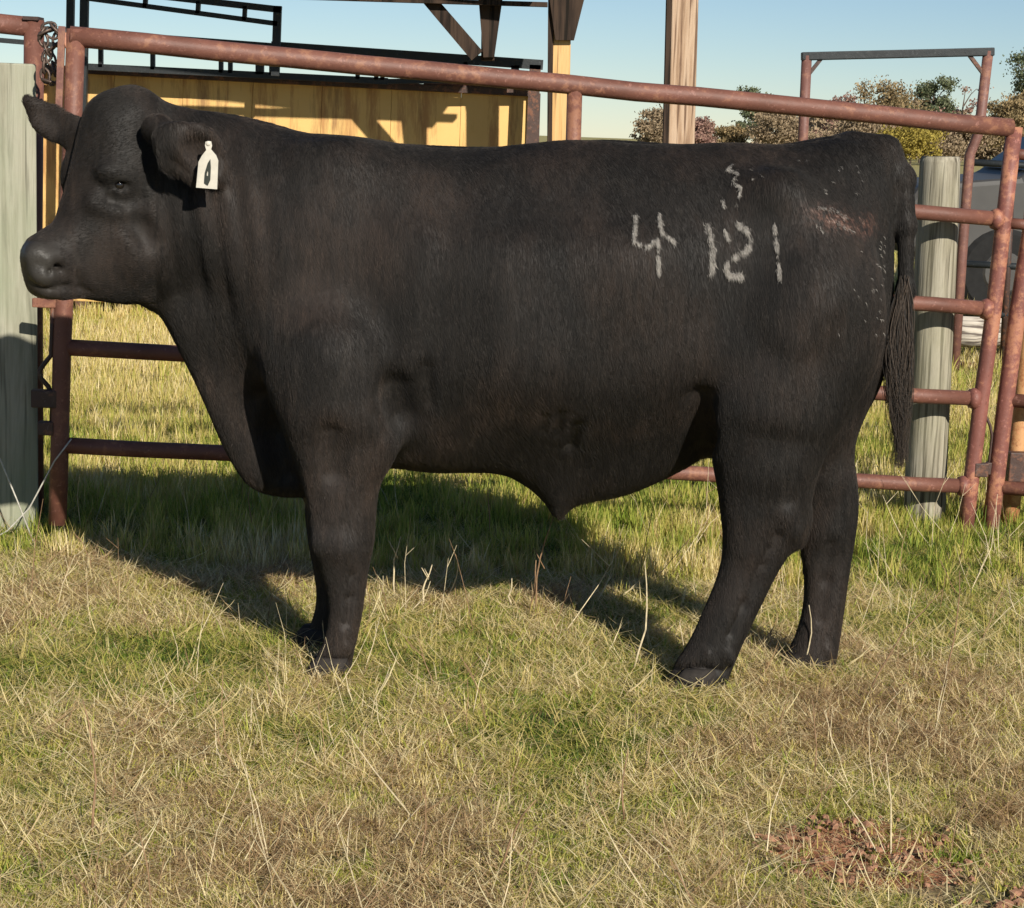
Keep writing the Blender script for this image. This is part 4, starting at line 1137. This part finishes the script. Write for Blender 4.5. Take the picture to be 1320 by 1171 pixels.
def tree(px, py, wpx, kind, Yt, label, name='tree', ybase=None, sparse=1.0, seed=0):
    r_ = random.Random(seed); top = pix(px, py, Yt); hgt = max(1.5, top.z); wd = wpx * Yt / F / 2
    base = Vector((top.x, Yt, 0)); t = thing(name, label, 'tree', base)
    tk_ = MB(); tk_.tube([base, base + Vector((.05, 0, hgt * .3)), base + Vector((-.1, 0, hgt * .65)), base + Vector((.05, 0, hgt * .93))], [hgt * .028, hgt * .022, hgt * .013, hgt * .004], 8)
    limbs = []
    for i in range(16):
        z0 = hgt * r_.uniform(.15, .75); az = r_.uniform(0, 6.28); L_ = wd * r_.uniform(.5, 1.0) * (1.15 - z0 / hgt * .6)
        a = base + Vector((0, 0, z0)); e = a + Vector((math.cos(az) * L_, math.sin(az) * L_, hgt * r_.uniform(.08, .28))); m_ = a.lerp(e, .5) + Vector((0, 0, hgt * .02))
        if e.z > hgt * 1.0: e.z = hgt * .98
        tk_.tube([a, m_, e], [hgt * .010, hgt * .006, hgt * .002], 5); limbs.append((a, e))
        for j in range(3):
            f_ = m_.lerp(e, r_.random()); g_ = f_ + Vector((r_.uniform(-1, 1), r_.uniform(-1, 1), r_.uniform(.2, 1))) * wd * .28
            tk_.tube([f_, g_], [hgt * .003, hgt * .001], 4); limbs.append((f_, g_))
    tk_.build('trunk', M_BARK, t)
    vv = []; ff = []; bl = []
    # clumps around limb ends, leaf-sized faces inside each clump
    nc = int(170 * sparse)
    for i in range(nc):
        a, e = r_.choice(limbs); c = a.lerp(e, r_.uniform(.45, 1.05)); c.x += r_.gauss(0, wd * .13); c.y += r_.gauss(0, wd * .13); c.z += r_.gauss(0, hgt * .03)
        cr_ = wd * r_.uniform(.10, .26); tone = r_.random()
        for j in range(int(46 * (.6 + .8 * r_.random()))):
            d = Vector((r_.gauss(0, 1), r_.gauss(0, 1), r_.gauss(0, .75))) * cr_ * .6; p = c + d
            if p.z < .2: continue
            s = r_.uniform(.06, .15) * (Yt / 170) ** .8; n_ = Vector((r_.uniform(-1, 1), r_.uniform(-1, 1), r_.uniform(-.3, 1))).normalized(); u = n_.orthogonal().normalized(); v = n_.cross(u)
            i0 = len(vv); vv += [p + u * s, p + v * s * .7, p - u * s, p - v * s * .7]; ff.append((i0, i0 + 1, i0 + 2, i0 + 3))
            bl += [min(1, max(0, tone * .6 + r_.uniform(0, .4)))] * 4
    b = MB(); b.v = [tuple(v) for v in vv]; b.f = ff; o = b.build('crown', LM[kind], t)
    a = o.data.attributes.new('bl', 'FLOAT', 'POINT'); a.data.foreach_set('value', bl); tag(o, kind='stuff')
    return t
TR = [(848, 142, 60, 'tan', 190, 'brownish tree peeping over the bull\'s back left of the brown pole'),
      (902, 160, 60, 'rust', 180, 'low russet tree just right of the brown pole'),
      (978, 116, 60, 'dark', 185, 'green tree rising above the bull\'s hips beside the left leg of the portal frame'),
      (940, 168, 50, 'olive', 170, 'small olive tree low behind the bull\'s hips'),
      (1010, 150, 90, 'tan', 165, 'tan bushy tree crossed by the left leg of the portal frame'),
      (1085, 122, 60, 'rust', 200, 'thin nearly bare reddish tree inside the portal frame on the left'),
      (1140, 116, 110, 'olive', 175, 'broad olive tree under the middle of the portal frame'),
      (1206, 98, 66, 'dark', 180, 'tallest dark green tree seen inside the portal frame'),
      (1190, 140, 80, 'rust', 160, 'russet tree low in front of the tallest dark green one'),
      (1244, 112, 60, 'rust', 190, 'reddish bare-topped tree beside the right leg of the portal frame'),
      (1176, 168, 110, 'gold', 140, 'bright golden-yellow bush just above the round wooden post'),
      (1100, 160, 100, 'tan', 150, 'tan brush directly over the bull\'s tail head'),
      (1300, 118, 90, 'olive', 150, 'olive-brown tree between the portal frame and the right edge'),
      (1334, 78, 90, 'dark', 170, 'tall dark green tree cut off by the right edge of the frame'),
      (1240, 160, 100, 'tan', 145, 'tan brush behind the right leg of the portal frame'),
      (1400, 100, 130, 'olive', 165, 'olive tree standing outside the frame on the right'),]
for i, (px, py, wpx, kind, Yt, lab) in enumerate(TR):
    if px > 1390: continue
    tree(px, py, wpx, kind, Yt, lab, seed=i + 40, sparse=.35 if 'bare' in lab else 1.0)
# far wooded belt closing the horizon
r_ = random.Random(77); vv = []; ff = []; bl = []
for i in range(26000):
    x = r_.uniform(27, 95); yy = r_.uniform(225, 245); 
    hh = 5.2 + 2.2 * mnoise.noise(Vector((x * .12, 0, 1))) + 1.5 * mnoise.noise(Vector((x * .5, 0, 4)))
    hh *= min(1, max(.0, (x - 27) / 9))
    if hh < .4: continue
    z = r_.random() ** .7 * hh; s = r_.uniform(.14, .4); p = Vector((x, yy, z)); n_ = Vector((r_.uniform(-1, 1), r_.uniform(-1, 0), r_.uniform(-.3, 1))).normalized(); u = n_.orthogonal().normalized(); v = n_.cross(u)
    i0 = len(vv); vv += [p + u * s, p + v * s, p - u * s, p - v * s]; ff.append((i0, i0 + 1, i0 + 2, i0 + 3)); bl += [min(1, max(0, .5 + .6 * mnoise.noise(Vector((x * .3, z * .3, 2))) + r_.uniform(-.2, .2)))] * 4
b = MB(); b.v = [tuple(v) for v in vv]; b.f = ff; o = b.build('treeline', LM['tan']); a = o.data.attributes.new('bl', 'FLOAT', 'POINT'); a.data.foreach_set('value', bl); tag(o, kind='stuff')

# ================================================================== DRY STALKS
M_STALK = simple('dry_stalk', (.50, .42, .27), .75, .2, 0, .35, 60, .1)
M_STALKD = simple('brown_dry_stalk', (.24, .15, .085), .8, .2, 0, .35, 60, .1)
def stalk(x0, y0, x1, y1, wpx, mat, label, fork=0, seed=0):
    r_ = random.Random(seed); b = gnd(x0, y0); e = pix(x1, y1, b.y - r_.uniform(-.03, .05)); m_ = b.lerp(e, .5) + Vector((r_.uniform(-.008, .008), 0, 0)); r0 = wpx * b.y / F / 2 * .8
    mb = MB(); kk = [b.lerp(e, t) + Vector((r_.uniform(-1, 1), 0, r_.uniform(-1, 1))) * .004 + (e - b).cross(Vector((0, 1, 0))) * (.05 * math.sin(t * 3.1) * (1 if seed % 2 else -1)) for t in (0, .2, .4, .6, .8, 1)]; mb.tube(kk, [r0, r0 * .9, r0 * .8, r0 * .7, r0 * .55, r0 * .35], 6)
    for k in range(fork):
        p = b.lerp(e, r_.uniform(.45, .85)); L_ = (e - b).length * r_.uniform(.2, .4); mb.tube([p, p + Vector((r_.choice((-1, 1)) * L_ * .45, r_.uniform(-.3, .3) * L_, L_ * .8))], [r0 * .6, r0 * .35], 5)
    o = mb.build('dry_stalk', mat, smooth=True); tag(o, label, 'plant stalk', 'dry weed stalks in the grass')
P_, Q_ = M_STALK, M_STALKD
for i, s in enumerate([
    (474, 776, 462, 738, 3, P_, 'short pale stalk leaning left beside the near foreleg', 0), (508, 770, 516, 690, 3.5, P_, 'tall pale forked stalk standing in the bull\'s shadow', 1),
    (486, 778, 494, 742, 2.5, P_, 'short pale stalk just left of the forked one in the shadow', 0), (545, 784, 556, 728, 4, P_, 'whitish bud-tipped stalk in front of the shadow', 2),
    (528, 792, 556, 748, 2.5, P_, 'pale stalk leaning right towards the whitish one', 0), (658, 785, 660, 745, 4, P_, 'stubby pale stalk between the legs under the belly', 0),
    (682, 795, 690, 722, 4, Q_, 'brownish upright stalk under the sheath, left of a pair', 0), (690, 798, 714, 668, 3.5, Q_, 'long brownish stalk reaching up to the sheath', 1),
    (818, 866, 832, 725, 4, P_, 'tall pale upright stalk left of the hind hoof', 0), (636, 700, 632, 612, 2.5, Q_, 'thin dark stalk against the bright grass under the belly', 0),
    (980, 800, 966, 688, 3, P_, 'thin pale stalk curving across the near hind leg', 0), (962, 818, 934, 730, 2.5, P_, 'faint pale stalk leaning left over the near hind leg', 0),
    (1036, 870, 1044, 780, 3, P_, 'pale stalk in front of the far hind hoof', 0), (436, 868, 446, 808, 3, Q_, 'brown stalk in front of the near front hoof', 0),
    (118, 1080, 108, 900, 5, Q_, 'tall brown stalk at the lower left, rising over dry grass', 0), (640, 1130, 690, 1030, 5, Q_, 'brown stalk leaning right at the bottom middle', 0),
    (1050, 1000, 1046, 900, 3, Q_, 'thin brown stalk right of the hind hooves', 0), (1115, 900, 1215, 760, 3, Q_, 'long thin brown stalk leaning far right beside the hind legs', 0),
    (1215, 880, 1236, 735, 3, Q_, 'thin brown stalk near the right edge below the gate', 1), (805, 1060, 812, 965, 4, Q_, 'brown upright stalk in the middle foreground', 0),
    (120, 742, 100, 690, 2.5, Q_, 'dark thin stalk in the shadow near the gate foot', 1), (330, 700, 322, 625, 2.5, Q_, 'thin dark stalk under the brisket', 0),
    (575, 775, 590, 722, 2.5, P_, 'thin pale stalk right of the whitish bud-tipped one', 0), (900, 880, 878, 800, 3, P_, 'pale stalk rising before the near hind hoof', 0)]):
    stalk(*s[:7], s[7], seed=i)

# thin weed stems that nobody could count, spread through the pasture
r_ = random.Random(33); mb = MB(); mb2 = mb; mb = None; pale = MB()
for i in range(620):
    y = r_.uniform(3.1, 7.2); x = r_.uniform(-.28 * y - .2, .28 * y + .2)
    if mnoise.noise(Vector((x * 1.3, y * 1.3, 6))) < r_.uniform(-.25, .3): continue
    mb = pale if r_.random() < .6 else mb2
    h = r_.uniform(.07, .27) * (1.3 if y > 5.3 else .8); a = r_.uniform(0, 6.28); ln = r_.uniform(.1, .9)
    b = Vector((x, y, 0)); d = Vector((math.cos(a) * ln, math.sin(a) * ln, 1)).normalized(); e = b + d * h
    m_ = b.lerp(e, .5) + Vector((r_.uniform(-1, 1), r_.uniform(-1, 1), 0)) * h * .07; q = r_.uniform(.0009, .0019)
    mb.tube([b, m_, e], [q, q * .8, q * .4], 4, caps=False)
    if r_.random() < .5:
        f_ = m_.lerp(e, r_.random()); mb.tube([f_, f_ + Vector((r_.uniform(-1, 1), r_.uniform(-.5, .5), r_.uniform(.4, 1.2))) * h * .25], [q * .7, q * .3], 4, caps=False)
tag(mb2.build('weed_stems', M_STALKD), kind='stuff'); tag(pale.build('dry_stems', M_STALK), kind='stuff')
# clods of red soil in the bare patches
r_ = random.Random(8)
mb = MB()
for (cx_, cy_, rad_, n) in ((1125, 1095, .20, 240), (1290, 1150, .13, 120), (1180, 1110, .12, 80), (1080, 1080, .1, 30)):
    g_ = gnd(cx_, cy_)
    for i in range(n):
        a = r_.uniform(0, 6.28); q = rad_ * math.sqrt(r_.random()); c = Vector((g_.x + q * math.cos(a) * 1.2, g_.y + q * math.sin(a), 0)); s = r_.uniform(.0, 1) ** 4 * .013 + .0014; a3 = r_.uniform(.6, 1.5)
        vv = []
        for dz, kq in ((-.3, 1), (.35, .85), (.75, .4)):
            for k in range(6):
                th = k * 1.047 + r_.uniform(-.2, .2); vv.append(c + Vector((math.cos(th) * s * kq * a3 * r_.uniform(.55, 1.3), math.sin(th) * s * kq * r_.uniform(.7, 1.2), s * dz * r_.uniform(.5, .9))))
        mb.add(vv, [(k, (k + 1) % 6, (k + 1) % 6 + 6, k + 6) for k in range(6)] + [(k + 6, (k + 1) % 6 + 6, (k + 1) % 6 + 12, k + 12) for k in range(6)] + [tuple(range(12, 18))])
M_CLOD = simple('red_clay_clods', (.27, .145, .09), .95, .1, 0, .5, 60, .5)
tag(mb.build('soil_clods', M_CLOD), kind='stuff')
